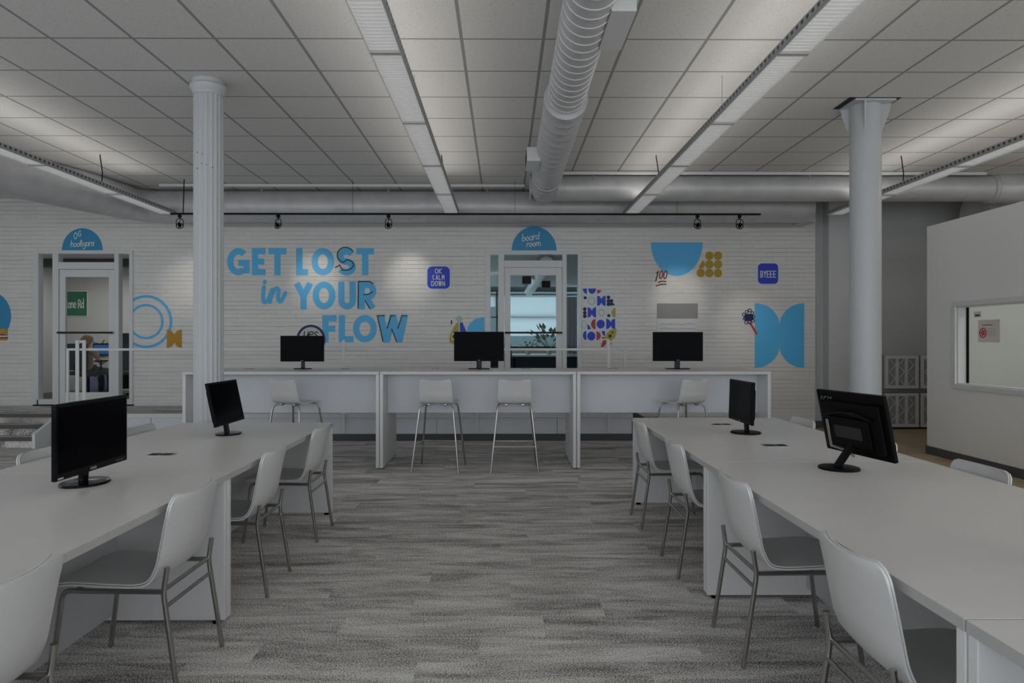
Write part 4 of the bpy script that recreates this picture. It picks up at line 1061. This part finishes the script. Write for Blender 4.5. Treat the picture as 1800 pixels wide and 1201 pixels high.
# mosaic of shapes to the right of the centre door
t = mural('mosaic_mural', 'round mosaic of blue, red and yellow shapes right of the centre door')
g = lambda cx_, cy_: (1010 + cx_ / 10.01, 495 + cy_ / 10.01)
bm = nb(); flat(bm, [g(*p) for p in ((140, 110), (300, 108), (400, 125), (500, 160), (600, 225), (680, 310), (725, 420), (740, 560), (738, 820), (700, 960), (620, 1030), (380, 1040), (140, 1040))], 1); obj('field', bm, 'pale', t)
def gs(lst, name, mt, lay=2):
    bm = nb()
    for s in lst:
        if s[0] == 'c': flat(bm, [g(*p) for p in ell(s[1], s[2], s[3], s[4])[:-1]], lay)
        elif s[0] == 'h': flat(bm, [g(*p) for p in ell(s[1], s[2], s[3], s[4], s[5], s[5] + 180, 16)], lay)
        elif s[0] == 'b':
            x0, x1, y0, y1 = s[1:]; a, b = g(x0, y0), g(x1, y1); butterfly(bm, a[0], b[0], a[1], b[1], .15, lay)
        elif s[0] == 'p': flat(bm, [g(*p) for p in s[1]], lay)
        elif s[0] == 'r': stroke(bm, [g(*p) for p in ell(s[1], s[2], s[3], s[4])[:-1]], s[5], lay, closed=True)
    return pieces(name, bm, mt, t)
gs([('p', [(145, 125), (218, 120), (218, 220), (180, 205), (155, 170)]), ('h', 310, 122, 70, 95, 0), ('b', 400, 548, 250, 430), ('b', 232, 380, 452, 635), ('c', 462, 750, 72, 78),
    ('b', 558, 716, 655, 838), ('p', [(228, 755), (262, 775), (290, 840), (228, 845)]), ('h', 210, 950, 62, 82, 90), ('c', 296, 960, 72, 78), ('p', [(478, 872), (540, 872), (535, 960), (500, 940)])], 'blue_shape', 'royal')
gs([('c', x, y, 33, 33) for x, y in ((598, 280), (598, 345), (650, 340), (598, 400), (650, 395), (182, 485), (182, 550), (182, 610))] + [('p', [(680, 378), (700, 390), (710, 430), (675, 410)])], 'navy_dot', 'navy')
gs([('p', [(400, 140), (485, 165), (400, 222)]), ('h', 370, 750, 78, 90, 90), ('h', 388, 955, 75, 78, -90), ('p', [(470, 1000), (520, 965), (530, 1010)]), ('p', [(612, 1060), (650, 1085), (620, 1150)]), ('p', [(500, 1040), (560, 1030), (560, 1090), (510, 1150), (462, 1155)])], 'red_shape', 'red', 3)
gs([('h', 722, 550, 70, 85, 90), ('p', [(735, 820), (738, 900), (715, 980), (640, 1050), (600, 1010), (520, 1010), (560, 920), (620, 855)])], 'yellow_shape', 'yellow', 3)
gs([('c', 188, 285, 27, 27), ('c', 604, 600, 28, 28), ('c', 625, 960, 27, 30), ('c', 670, 897, 16, 17)], 'black_dot', 'ink', 4)
gs([('r', 302, 340, 60, 62, 1.9), ('r', 170, 760, 38, 70, 1.6)], 'green_ring', 'palegreen', 2)
gs([('r', 475, 545, 52, 56, .9)], 'grey_ring', 'poster', 2)
# framed print above the right bar monitor
t = thing('wall_print', 'flat print with a grey band above the right bar monitor', 'print')
(ax, az), (bx2, bz) = W(1155, 533), W(1227, 585)
bm = nb(); box(bm, ax, bx2, YB - .014, YB - .001, bz, az, .002); obj('board', bm, 'white', t)
bm = nb(); box(bm, ax + .002, bx2 - .002, YB - .0155, YB - .0141, W(0, 560)[1], az - .005); obj('grey_band', bm, 'poster', t)
bm = nb()
random.seed(2)
for yy in (570, 578):
    pts = [(1160 + i * 2.5, yy + random.uniform(-1, 1)) for i in range(26)]
    ribbon(bm, pts, .008, YB - .0141, .0008, W)
obj('scribble', bm, 'poster', t)

# ---------------------------------------------------------------- monitors
MU = {  # tiny capitals for maker marks, unit boxes
 'A': [[(0, 0), (.4, 1), (.8, 0)], [(.18, .4), (.62, .4)]], 'S': [[(.75, .9), (.3, 1), (.05, .75), (.75, .3), (.5, 0), (.0, .1)]], 'U': [[(.05, 1), (.05, .2), (.4, 0), (.75, .2), (.75, 1)]]}
def mark(bm, text, x, z, h, wd, y=0, mirror=1, Mx=None):
    for ch in text:
        sts = MU.get(ch) or LET[ch][1]; adv = 1.0 if ch in MU else LET[ch][0]
        for s in sts:
            P = [(q.x, q.y) for q in (crom(s, 4) if ch not in 'A' else [Vector(p) for p in s])]
            ribbon(bm, P, wd, y, .0006, lambda a, b: (x + mirror * a * h, z + b * h))
        x += mirror * (adv + .15) * h
def monitor(label, loc, rz, w, h, zb, tilt=0.0, base='oval', bw=.24, bd=.18, off=(0, 0), maker=None, back=None, logo=True, rzp=0.0, bez=.018, chin=.024, base_m='gloss', neckw=.022, bez_m='black', roll=0.0):
    # local: screen faces -y; panel bottom at height zb above the desk, tilted back by tilt about its lower edge
    t = thing('monitor', label, 'monitor', loc, rz, 'computer monitors')
    P = Matrix.Translation((off[0], off[1], zb)) @ Matrix.Rotation(rzp, 4, 'Z') @ Matrix.Rotation(-tilt, 4, 'X') @ Matrix.Rotation(roll, 4, 'Y')
    bm = nb(); box(bm, -w / 2, w / 2, -.009, .012, 0, h, .003)
    box(bm, -w / 2 + .03, w / 2 - .03, .011, .032, .03, h - .05, .012); box(bm, -w / 2 + .10, w / 2 - .10, .03, .05, .05, h * .62, .012)
    hs = obj('housing', bm, bez_m, t); hs.matrix_local = P
    bm = nb(); box(bm, -w / 2 + bez, w / 2 - bez, -.0105, -.0092, chin, h - bez, .0004); s = obj('screen', bm, 'screen', t); s.matrix_local = P
    if maker or logo:
        bm = nb()
        if maker: mark(bm, maker, -.033, .008, .011, .0022, -.0093)
        else: box(bm, -.012, .012, -.0102, -.0093, .008, .013)
        lg = obj('maker_mark', bm, 'pot', t); lg.matrix_local = P; lg['label'] = 'small silver maker mark'
    if maker:
        bm = nb()
        for k in range(5): box(bm, w / 2 - .10 + k * .014, w / 2 - .096 + k * .014, -.0102, -.0093, .012, .0145)
        box(bm, -w / 2 + .012, -w / 2 + .05, -.0102, -.0093, .006, .013)
        b_ = obj('control_button', bm, 'pot', t); b_.matrix_local = P
    if back:
        bm = nb(); mark(bm, back, w / 2 - .03, h - .060, .026, .0042, 0, -1)
        lg = obj('maker_mark', bm, 'steel', t); lg.matrix_local = P @ Matrix.Translation((0, .0135, 0)) @ Matrix.Scale(-1, 4, (0, 1, 0)); lg['label'] = 'silver lower-case maker mark on the back'
        # curved back relief
        bm = nb()
        tube(bm, [(-w / 2 + .07 + i * (w - .14) / 12, .05 - .008, h * .62 + .03 * math.sin(PI * i / 12)) for i in range(13)], .006, 8)
        tube(bm, [(-w / 2 + .02, .013, h - .045), (-.08, .014, h - .045), (-.05, .014, h - .075), (.05, .014, h - .075), (.08, .014, h - .045), (w / 2 - .09, .013, h - .045), (w / 2 - .07, .013, h - .02)], .003, 6)
        rl_ = obj('back_relief', bm, 'gloss', t, True); rl_.matrix_local = P
        bm = nb(); box(bm, -.10, .10, .048, .0535, .10, .165, .002); pl = obj('rating_plate', bm, 'dark', t); pl.matrix_local = P
        bm = nb(); tube(bm, [(w / 2 - .09, .05, .04), (w / 2 - .10, .055, .19)], .004, 8); tube(bm, [(w / 2 - .10, .05, .04), (w / 2 - .112, .055, .19)], .004, 8); tube(bm, bend([(w / 2 - .095, .052, .04), (.02, .056, .035), (0, .04, .0)], .03, 4), .006, 8)
        cb = obj('cable', bm, 'steel', t, True); cb.matrix_local = P
    ctr_ = P @ Vector((0, .022, .05)); lo = P @ Vector((0, .022, -.004))
    bm = nb()
    by = .0
    if base == 'rect':
        box(bm, -bw / 2, bw / 2, -bd / 2, bd / 2, 0, .012, .004)
    else:
        n = 36; prf = ((1, 0.0), (1, .006), (.97, .011), (.6, .014), (.0001, .016))
        rings = [[bm.verts.new((bw / 2 * k * math.cos(2 * PI * j / n), bd / 2 * k * math.sin(2 * PI * j / n), z)) for j in range(n)] for k, z in prf]
        for A, B in zip(rings, rings[1:]):
            for j in range(n): bm.faces.new((A[j], A[(j + 1) % n], B[(j + 1) % n], B[j]))
        bm.faces.new(rings[0])
    obj('base', bm, base_m, t, True)
    bm = nb(); a = Vector((0, .01, .010)); tops = ctr_ + Vector((0, .012, .02))
    d = tops - a; ww = neckw
    ax_ = Vector((1, 0, 0)); n2 = d.cross(ax_).normalized() * .011
    vs = [bm.verts.new(p + ax_ * sx * ww + n2 * sy) for p in (a, tops) for sx, sy in ((-1, -1), (1, -1), (1, 1), (-1, 1))]
    for f in ((0, 1, 2, 3), (7, 6, 5, 4), (0, 1, 5, 4), (1, 2, 6, 5), (2, 3, 7, 6), (3, 0, 4, 7)): bm.faces.new([vs[i] for i in f])
    obj('neck', bm, base_m, t)
    return t
# screens facing the aisle from the left island: local -y -> world +x is a quarter turn
monitor('large black monitor with glossy oval foot at the near left, facing the aisle', (-1.955, 3.215, .74), PI / 2, .555, .332, .062, tilt=.0, off=(-.0, -.035), maker='ASUS', bw=.245, bd=.20, bez=.016, chin=.030, bez_m='gloss')
monitor('black monitor leaning back on the left island by the fluted column', (-1.956, 4.89, .74), PI / 2, .50, .305, .078, tilt=.21, off=(0, -.012), bw=.22, bd=.17, logo=False, bez=.012, chin=.014)
monitor('black monitor at the left on the high bar, over the yes badge', (-2.373, 8.12, BH), -.03, .517, .305, .09, off=(.0, -.02), bw=.22, bd=.10, bez=.010, chin=.014, neckw=.02)
monitor('wide black monitor in the middle of the high bar, left of the door', (-.289, 8.12, BH), .02, .59, .348, .095, off=(0, -.02), base='rect', bw=.25, bd=.15, bez=.010, chin=.016, neckw=.032)
monitor('wide black monitor at the right on the high bar, under the grey print', (2.063, 8.12, BH), -.02, .59, .345, .095, off=(0, -.02), base='rect', bw=.27, bd=.15, bez=.010, chin=.016, neckw=.032)
monitor('slim dark monitor at the far end of the right island', (1.745, 4.93, .74), -PI / 2, .48, .30, .075, tilt=.03, off=(-.05, -.02), bw=.22, bd=.21, bez=.012, chin=.018, base_m='black')
monitor('black monitor seen from behind, leaning over its oval foot on the right island', (1.745, 3.557, .74), PI / 2, .50, .335, .072, tilt=.21, off=(0, -.115), bw=.21, bd=.20, back='acer', rzp=.20, base_m='black')
monitor('black monitor just entering the picture at the right edge', (1.80, 1.99, .74), -PI / 2, .50, .31, .085, tilt=.2, off=(.0, -.055), bw=.22, bd=.2, logo=False)

# ---------------------------------------------------------------- lattice cabinets at the back right
def lattice(px0, px1, py0, py1, ncol, label):
    x0, z1 = W(px0, py0, 10.95); x1, z0 = W(px1, py1, 10.95)
    t = thing('lattice_cabinet', label, 'cabinet', ((x0 + x1) / 2, 10.80, z0), 0, 'lattice front cabinets')
    hw = (x1 - x0) / 2; h = z1 - z0
    bm = nb(); box(bm, -hw, hw, .03, .195, 0, h); obj('body', bm, 'lattice', t)
    bm = nb(); f = .05
    box(bm, -hw, hw, 0, .03, h - f, h, .003); box(bm, -hw, hw, 0, .03, 0, f, .003)
    box(bm, -hw, -hw + f, 0, .03, f, h - f, .003); box(bm, hw - f, hw, 0, .03, f, h - f, .003)
    cw = (2 * hw - 2 * f) / ncol
    for i in range(1, ncol): box(bm, -hw + f + i * cw - .018, -hw + f + i * cw + .018, .0, .03, f, h - f)
    d = obj('door', bm, 'paintwhite', t)
    bm = nb()
    for i in range(ncol):
        a, b = -hw + f + i * cw + .02, -hw + f + (i + 1) * cw - .02; s = (-1) ** i
        for k in range(4):
            z = f + (h - 2 * f) * k / 4; zz = f + (h - 2 * f) * (k + 1) / 4; p, q = (a, b) if (k % 2 == 0) == (s > 0) else (b, a)
            tube(bm, [(p, .022, z), (q, .022, zz)], .0075, 6)
    obj('zigzag', bm, 'paintwhite', d)
XW = -.02
lattice(1547, 1605.5, 625, 682, 3, 'upper white cabinet with three zigzag lattice columns, beside the smooth column')
lattice(1547, 1605.5, 690, 749, 3, 'lower white cabinet with three zigzag lattice columns, beside the smooth column')
lattice(1609, 1667, 625, 682, 3, 'upper white lattice cabinet half hidden by the partition')
lattice(1609, 1667, 690, 749, 3, 'lower white lattice cabinet half hidden by the partition')
bm = nb(); x0 = W(1540, 700, 10.9)[0]; box(bm, x0, x0 + 1.2, 10.84, 10.98, 0, W(0, 751, 10.95)[1]); tag(obj('cabinet_plinth', bm, 'dark'), 'dark plinth under the lattice cabinets', 'plinth')

# papers on the partition window (they hang on the far side of the reveal, on the glass)
def sheet(py_, pz, w_, h_, label, name='paper_sheet', extra=None):
    t = thing(name, label, 'paper', (PXX + .101, py_, pz))
    bm = nb(); box(bm, -.0008, 0, -w_ / 2, w_ / 2, -h_ / 2, h_ / 2); obj('sheet', bm, 'paper', t)
    if extra: extra(t)
def ex1(t):
    bm = nb(); ps = [(-.0012, .09 + .052 * math.cos(a), -.02 + .052 * math.sin(a)) for a in [i * PI / 10 for i in range(20)]]
    tube(bm, ps, .006, 6, closed=True)
    for k in range(5):
        a = k * 1.25; tube(bm, [(-.0012, .09 + .04 * math.cos(a), -.02 + .04 * math.sin(a)), (-.0012, .09 + .03 * math.cos(a + 2.4), -.02 + .03 * math.sin(a + 2.4))], .005, 6)
    obj('seal', bm, 'red', t)
    bm = nb(); box(bm, -.0016, -.0008, -.06, .10, .062, .070)
    for k in range(4): box(bm, -.0016, -.0008, -.10, .02, .02 - k * .024, .0225 - k * .024)
    obj('print_line', bm, 'base', t)
def ex2(t):
    bm = nb(); box(bm, -.0016, -.0008, -.04, .04, -.02, .0); obj('print_line', bm, 'ink', t)
yA = 7.35
def onp(px, py):  # photo direction met with the partition's glass plane
    dx, dz = (px - PX) / FPX, -(py - PY) / FPX; rx = dx * math.cos(YAW) + math.sin(YAW); ry = -dx * math.sin(YAW) + math.cos(YAW)
    k = (PXX + .1) / rx; return ry * k, HC + dz * k
ya, za = onp(1738, 582); yb_, zb_ = onp(1718, 553)
sheet(ya, za, .34, .25, 'paper sheet with a red round seal taped inside the partition window', extra=ex1)
sheet(yb_, zb_, .12, .07, 'small paper label above the sheet with the red seal', extra=ex2)

# ---------------------------------------------------------------- office behind the left door
s_x0, s_z1 = W(108, 511, 14.18); s_x1, s_z0 = W(154, 557, 14.18)
t = thing('street_sign', 'green street sign reading tone Rd on the office wall', 'sign')
bm = nb(); box(bm, s_x0, s_x1, 14.185, 14.198, s_z0, s_z1, .003); obj('sign_border', bm, 'lettering', t)
bm = nb(); box(bm, s_x0 + .02, s_x1 - .02, 14.181, 14.186, s_z0 + .02, s_z1 - .02, .001); obj('sign_face', bm, 'green', t)
bm = nb(); S2 = 14.18 / FPX
xx = 116.3
for ch in 'tone Rd':
    if ch == ' ': xx += 3.0; continue
    adv, sts = LET[ch]
    for s in sts:
        P_ = [(q.x, q.y) for q in crom([(xx + a * 5.5, 541.5 - b * 9.2) for a, b in s], 5)] if len(s) > 2 else [(xx + a * 5.5, 541.5 - b * 9.2) for a, b in s]
        ctr[0] = (ctr[0] + 1) % 9; brush(bm, P_, 1.6 * S2, 14.180, .001 + ctr[0] * 2.4e-4, lambda a, b: W(a, b, 14.18))
    xx += adv * 5.5
obj('lettering', bm, 'lettering', t)
DZ = PL + .74
dk = thing('office_desk', 'white office desk seen through the left door', 'desk', (-7.05, 12.95, 0))
bm = nb(); box(bm, -1.05, 1.3, -.35, .35, DZ - .03, DZ, .003); obj('desktop', bm, 'top', dk)
for x, y in ((-1.0, -.3), (1.25, -.3), (-1.0, .3), (1.25, .3)):
    bm = nb(); box(bm, x - .02, x + .02, y - .02, y + .02, PL, DZ - .03); obj('leg', bm, 'black', dk)
bm = nb(); box(bm, -.3, 1.3, .30, .34, PL + .1, DZ - .031); obj('back_panel', bm, 'black', dk)
lx, lz = W(176, 607, 12.75)
lp = thing('laptop', 'open laptop with a blue screen on the office desk', 'laptop', (lx, 12.78, DZ))
bm = nb(); box(bm, -.17, .17, -.20, .02, 0, .016, .004); obj('keyboard', bm, 'black', lp)
bm = nb(); box(bm, -.17, .17, .02, .03, .016, .24, .003); obj('lid', bm, 'black', lp)
bm = nb(); box(bm, -.15, .13, .017, .0195, .04, .21); obj('screen', bm, 'screenblue', lp)
def plant(loc, label, h=.22, seed=1, n=16, leaf=.10):
    t = thing('potted_plant', label, 'plant', loc)
    bm = nb(); lathe(bm, [(.045, 0), (.06, .09), (.062, .10), (.05, .10)], 20); obj('pot', bm, 'pot', t, True)
    random.seed(seed); bm = nb()
    for i in range(n):
        a = random.uniform(0, 2 * PI); e = random.uniform(.3, 1.2); L_ = random.uniform(.5, 1) * h
        d = Vector((math.cos(a) * math.cos(e), math.sin(a) * math.cos(e), math.sin(e))); o = Vector((0, 0, .09)); p = o + d * L_
        sd = d.cross(Vector((0, 0, 1))).normalized() * leaf * .3
        tube(bm, [o, p], .003, 5)
        q = [p - d * leaf * .1, p + sd + d * leaf * .3, p + d * leaf + Vector((0, 0, -.02)), p - sd + d * leaf * .3]
        up = Vector((0, 0, .004)); A = [bm.verts.new(v) for v in q]; B = [bm.verts.new(v + up) for v in q]
        bm.faces.new(A); bm.faces.new(B[::-1])
        for k in range(4): bm.faces.new((A[k], A[(k + 1) % 4], B[(k + 1) % 4], B[k]))
    obj('foliage', bm, 'leaf', t)
plant((W(176, 600, 13.1)[0], 13.1, DZ), 'small leafy plant behind the blue laptop in the office', .2, 3, 18, .07)
mx_, mz_ = W(224, 590, 12.9)
t = thing('monitor', 'black monitor on the office desk seen through the right side light', 'monitor', (mx_ + .12, 12.95, DZ), 0, 'computer monitors')
bm = nb(); box(bm, -.25, .25, 0, .03, .08, .43, .004); obj('screen', bm, 'black', t)
bm = nb(); box(bm, -.1, .1, -.06, .1, 0, .012); box(bm, -.02, .02, .031, .05, .012, .2); obj('base', bm, 'black', t)
def office_chair(loc, rz, label):
    t = thing('office_chair', label, 'chair', loc, rz, 'black office chairs')
    bm = nb(); box(bm, -.24, .24, -.22, .24, .43, .50, .03); obj('seat', bm, 'chairfab', t)
    bm = nb()
    n = 9; rows = []
    for i in range(n + 1):
        z = .52 + .46 * i / n; hw = .22 - .05 * (abs(i / n - .45)) ** 2 * 4 * .5
        rows.append([(u * hw, -.25 - .03 * (1 - u * u) + .0, z) for u in (-1, -.6, -.2, .2, .6, 1)])
    fa = [[bm.verts.new(p) for p in r] for r in rows]; fb = [[bm.verts.new((p[0], p[1] + .04, p[2])) for p in r] for r in rows]
    for i in range(n):
        for k in range(5): bm.faces.new((fa[i][k], fa[i][k + 1], fa[i + 1][k + 1], fa[i + 1][k])); bm.faces.new((fb[i][k], fb[i + 1][k], fb[i + 1][k + 1], fb[i][k + 1]))
        for k in (0, 5): bm.faces.new((fa[i][k], fa[i + 1][k], fb[i + 1][k], fb[i][k]))
    for r in (0, n):
        for k in range(5): bm.faces.new((fa[r][k], fb[r][k], fb[r][k + 1], fa[r][k + 1]))
    obj('backrest', bm, 'chairfab', t, True)
    for s in (-1, 1):
        bm = nb(); box(bm, s * .27 - .03, s * .27 + .03, -.12, .12, .66, .69, .01); tube(bm, [(s * .27, 0, .66), (s * .27, 0, .48), (s * .2, 0, .45)], .015, 8); obj('armrest', bm, 'black', t)
    bm = nb(); tube(bm, [(0, 0, .1), (0, 0, .43)], .025, 12); tube(bm, [(0, -.24, .47), (0, -.29, .60)], .02, 8); obj('pole', bm, 'black', t)
    for k in range(5):
        a = k * 2 * PI / 5; bm = nb(); tube(bm, [(0, 0, .1), (.28 * math.cos(a), .28 * math.sin(a), .07)], .018, 8); tube(bm, [(.28 * math.cos(a) - .02, .28 * math.sin(a), .03), (.28 * math.cos(a) + .02, .28 * math.sin(a), .03)], .03, 12); obj('leg', bm, 'black', t)
    return t
pcx = W(152, 640, 12.0)[0]
office_chair((pcx, 12.05, PL), -.25, 'black office chair under the seated person in the office')
office_chair((W(226, 640, 12.2)[0] + .15, 12.2, PL), .4, 'black office chair seen through the right side light')
bm = nb(); bmesh.ops.create_uvsphere(bm, u_segments=32, v_segments=20, radius=.25, matrix=Matrix.Translation((W(170, 650, 12.6)[0], 12.62, PL + .25)))
tag(obj('exercise_ball', bm, 'lav', None, True), 'pale lavender ball on the office floor right of the seated person', 'ball')

# seated person, back to the viewer, typing
ps = thing('person', 'person with long blonde hair in a tan top, seated typing, back to the viewer', 'person', (pcx, 12.06, PL), -.25)
ps.scale = (.9, .9, .9)
def skin(name, verts, edges, m, par, sub=2):
    me = bpy.data.meshes.new(name); me.from_pydata([v[:3] for v in verts], edges, []); o = bpy.data.objects.new(name, me); C.objects.link(o)
    me.materials.append(M[m]); o.modifiers.new('skin', 'SKIN')
    for i, v in enumerate(verts): me.skin_vertices[0].data[i].radius = (v[3], v[4] if len(v) > 4 else v[3]); me.skin_vertices[0].data[i].use_root = (i == 0)
    s = o.modifiers.new('sub', 'SUBSURF'); s.levels = sub; s.render_levels = sub; o.modifiers['skin'].use_smooth_shade = True
    o.parent = par; return o
V = [(0, -.04, .56, .15, .11), (0, -.05, .70, .125, .095), (0, -.05, .86, .14, .10), (0, -.04, .96, .10, .075), (0, -.03, 1.03, .05, .05), (0, -.015, 1.10, .07, .075), (0, -.01, 1.18, .078, .088), (0, -.02, 1.24, .05, .055)]
E = [(i, i + 1) for i in range(7)]
def arm(s):
    b = len(V); V.extend([(s * .16, -.04, .95, .05), (s * .21, .03, .76, .042), (s * .19, .12, .70, .036), (s * .12, .32, .755, .026), (s * .11, .37, .76, .028)])
    E.extend([(3, b), (b, b + 1), (b + 1, b + 2), (b + 2, b + 3), (b + 3, b + 4)])
    for k in range(5):
        f = len(V); a = (k - 2) * .016
        V.extend([(s * (.11) + a, .405 - (.02 if k in (0, 4) else 0), .765, .009), (s * .11 + a * 1.3, .435 - (.03 if k in (0, 4) else 0), .758, .0075)]); E.extend([(b + 4, f), (f, f + 1)])
arm(1); arm(-1)
for s in (1, -1):
    b = len(V); V.extend([(s * .10, .05, .555, .085), (s * .11, .40, .53, .06), (s * .11, .42, .28, .05), (s * .11, .40, .08, .036), (s * .11, .50, .035, .035)]); E.extend([(0, b), (b, b + 1), (b + 1, b + 2), (b + 2, b + 3), (b + 3, b + 4)])
skin('body', V, E, 'skin', ps)
skin('top', [(0, -.04, .56, .16, .12), (0, -.05, .70, .136, .106), (0, -.05, .86, .152, .112), (0, -.04, .955, .115, .09), (.165, -.04, .945, .06), (.21, .02, .79, .053), (-.165, -.04, .945, .06), (-.21, .02, .79, .053)], [(0, 1), (1, 2), (2, 3), (3, 4), (4, 5), (3, 6), (6, 7)], 'shirt', ps)
skin('trousers', [(0, -.03, .545, .165, .12), (.10, .06, .555, .095), (.11, .40, .53, .07), (.11, .42, .28, .06), (.11, .40, .10, .05), (-.10, .06, .555, .095), (-.11, .40, .53, .07), (-.11, .42, .28, .06), (-.11, .40, .10, .05)], [(0, 1), (1, 2), (2, 3), (3, 4), (0, 5), (5, 6), (6, 7), (7, 8)], 'trousers', ps)
bm = nb()
hp = []
for k in range(15):
    a = PI * k / 14; z = 1.165 + .105 * math.cos(a); hp.append((z, .10 * math.sin(a) + .004))
rings = []
for z, r in hp:
    fall = max(0, min(1, (1.19 - z) / .12))
    rings.append([bm.verts.new((r * 1.0 * math.cos(t_), -.025 - .012 * fall + r * math.sin(t_) * (1 - .62 * fall if math.sin(t_) > 0 else 1), z)) for t_ in [2 * PI * q / 20 for q in range(20)]])
for A, B in zip(rings, rings[1:]):
    for q in range(20): bm.faces.new((A[q], A[(q + 1) % 20], B[(q + 1) % 20], B[q]))
tube(bm, [(0, -.07, 1.18), (0, -.085, 1.08), (0, -.11, .97), (0, -.135, .88), (0, -.14, .84)], .08, 16, radii=[.085, .088, .08, .06, .02])
obj('hair', bm, 'hair', ps, True)
bm = nb()
for s in (-1, 1):
    bmesh.ops.create_uvsphere(bm, u_segments=10, v_segments=8, radius=.011, matrix=Matrix.Translation((s * .03, .072, 1.16)))
obj('eye', bm, 'ink', ps)
bm = nb(); tube(bm, [(0, .07, 1.15), (0, .095, 1.125), (0, .078, 1.115)], .010, 8, radii=[.006, .012, .008]); tube(bm, [(-.02, .074, 1.09), (0, .08, 1.088), (.02, .074, 1.09)], .005, 6)
for s in (-1, 1): tube(bm, [(s * .078, 0, 1.16), (s * .085, -.005, 1.14), (s * .078, -.002, 1.115)], .010, 8)
obj('face', bm, 'skin', ps, True)

# ---------------------------------------------------------------- boardroom furniture seen through the centre door
bt = thing('meeting_table', 'white topped meeting table in the boardroom', 'table', (.6, 14.6, PL))
bm = nb(); box(bm, -1.6, 1.6, -.55, .55, .70, .74, .004); obj('tabletop', bm, 'top', bt)
bm = nb(); box(bm, -1.3, 1.3, -.02, .02, .12, .699); obj('panel', bm, 'teal', bt)
for s in (-1, 1): bm = nb(); box(bm, s * 1.35 - .04, s * 1.35 + .04, -.45, .45, 0, .7, .005); obj('leg', bm, 'teal', bt)
sd = thing('side_cabinet', 'dark teal low cabinet under the boardroom window', 'cabinet', (-.2, 18.1, PL))
bm = nb(); box(bm, -1.8, .95, -.2, .2, .0, .62, .005); obj('body', bm, 'teal', sd)
for i in range(3): bm = nb(); box(bm, -1.78 + i * .9, -.92 + i * .9, -.212, -.2005, .08, .6, .003); obj('door', bm, 'teal', sd)
office_chair((-.05, 13.7, PL), 0, 'dark office chair in front of the boardroom table')
plant((W(965, 590, 14.6)[0], 14.6, PL + .74), 'leafy plant on the boardroom table behind the door glass', .52, 7, 34, .17)
plant((W(928, 600, 14.5)[0], 14.45, PL + .74), 'smaller plant on the boardroom table left of the leafy one', .26, 9, 18, .10)
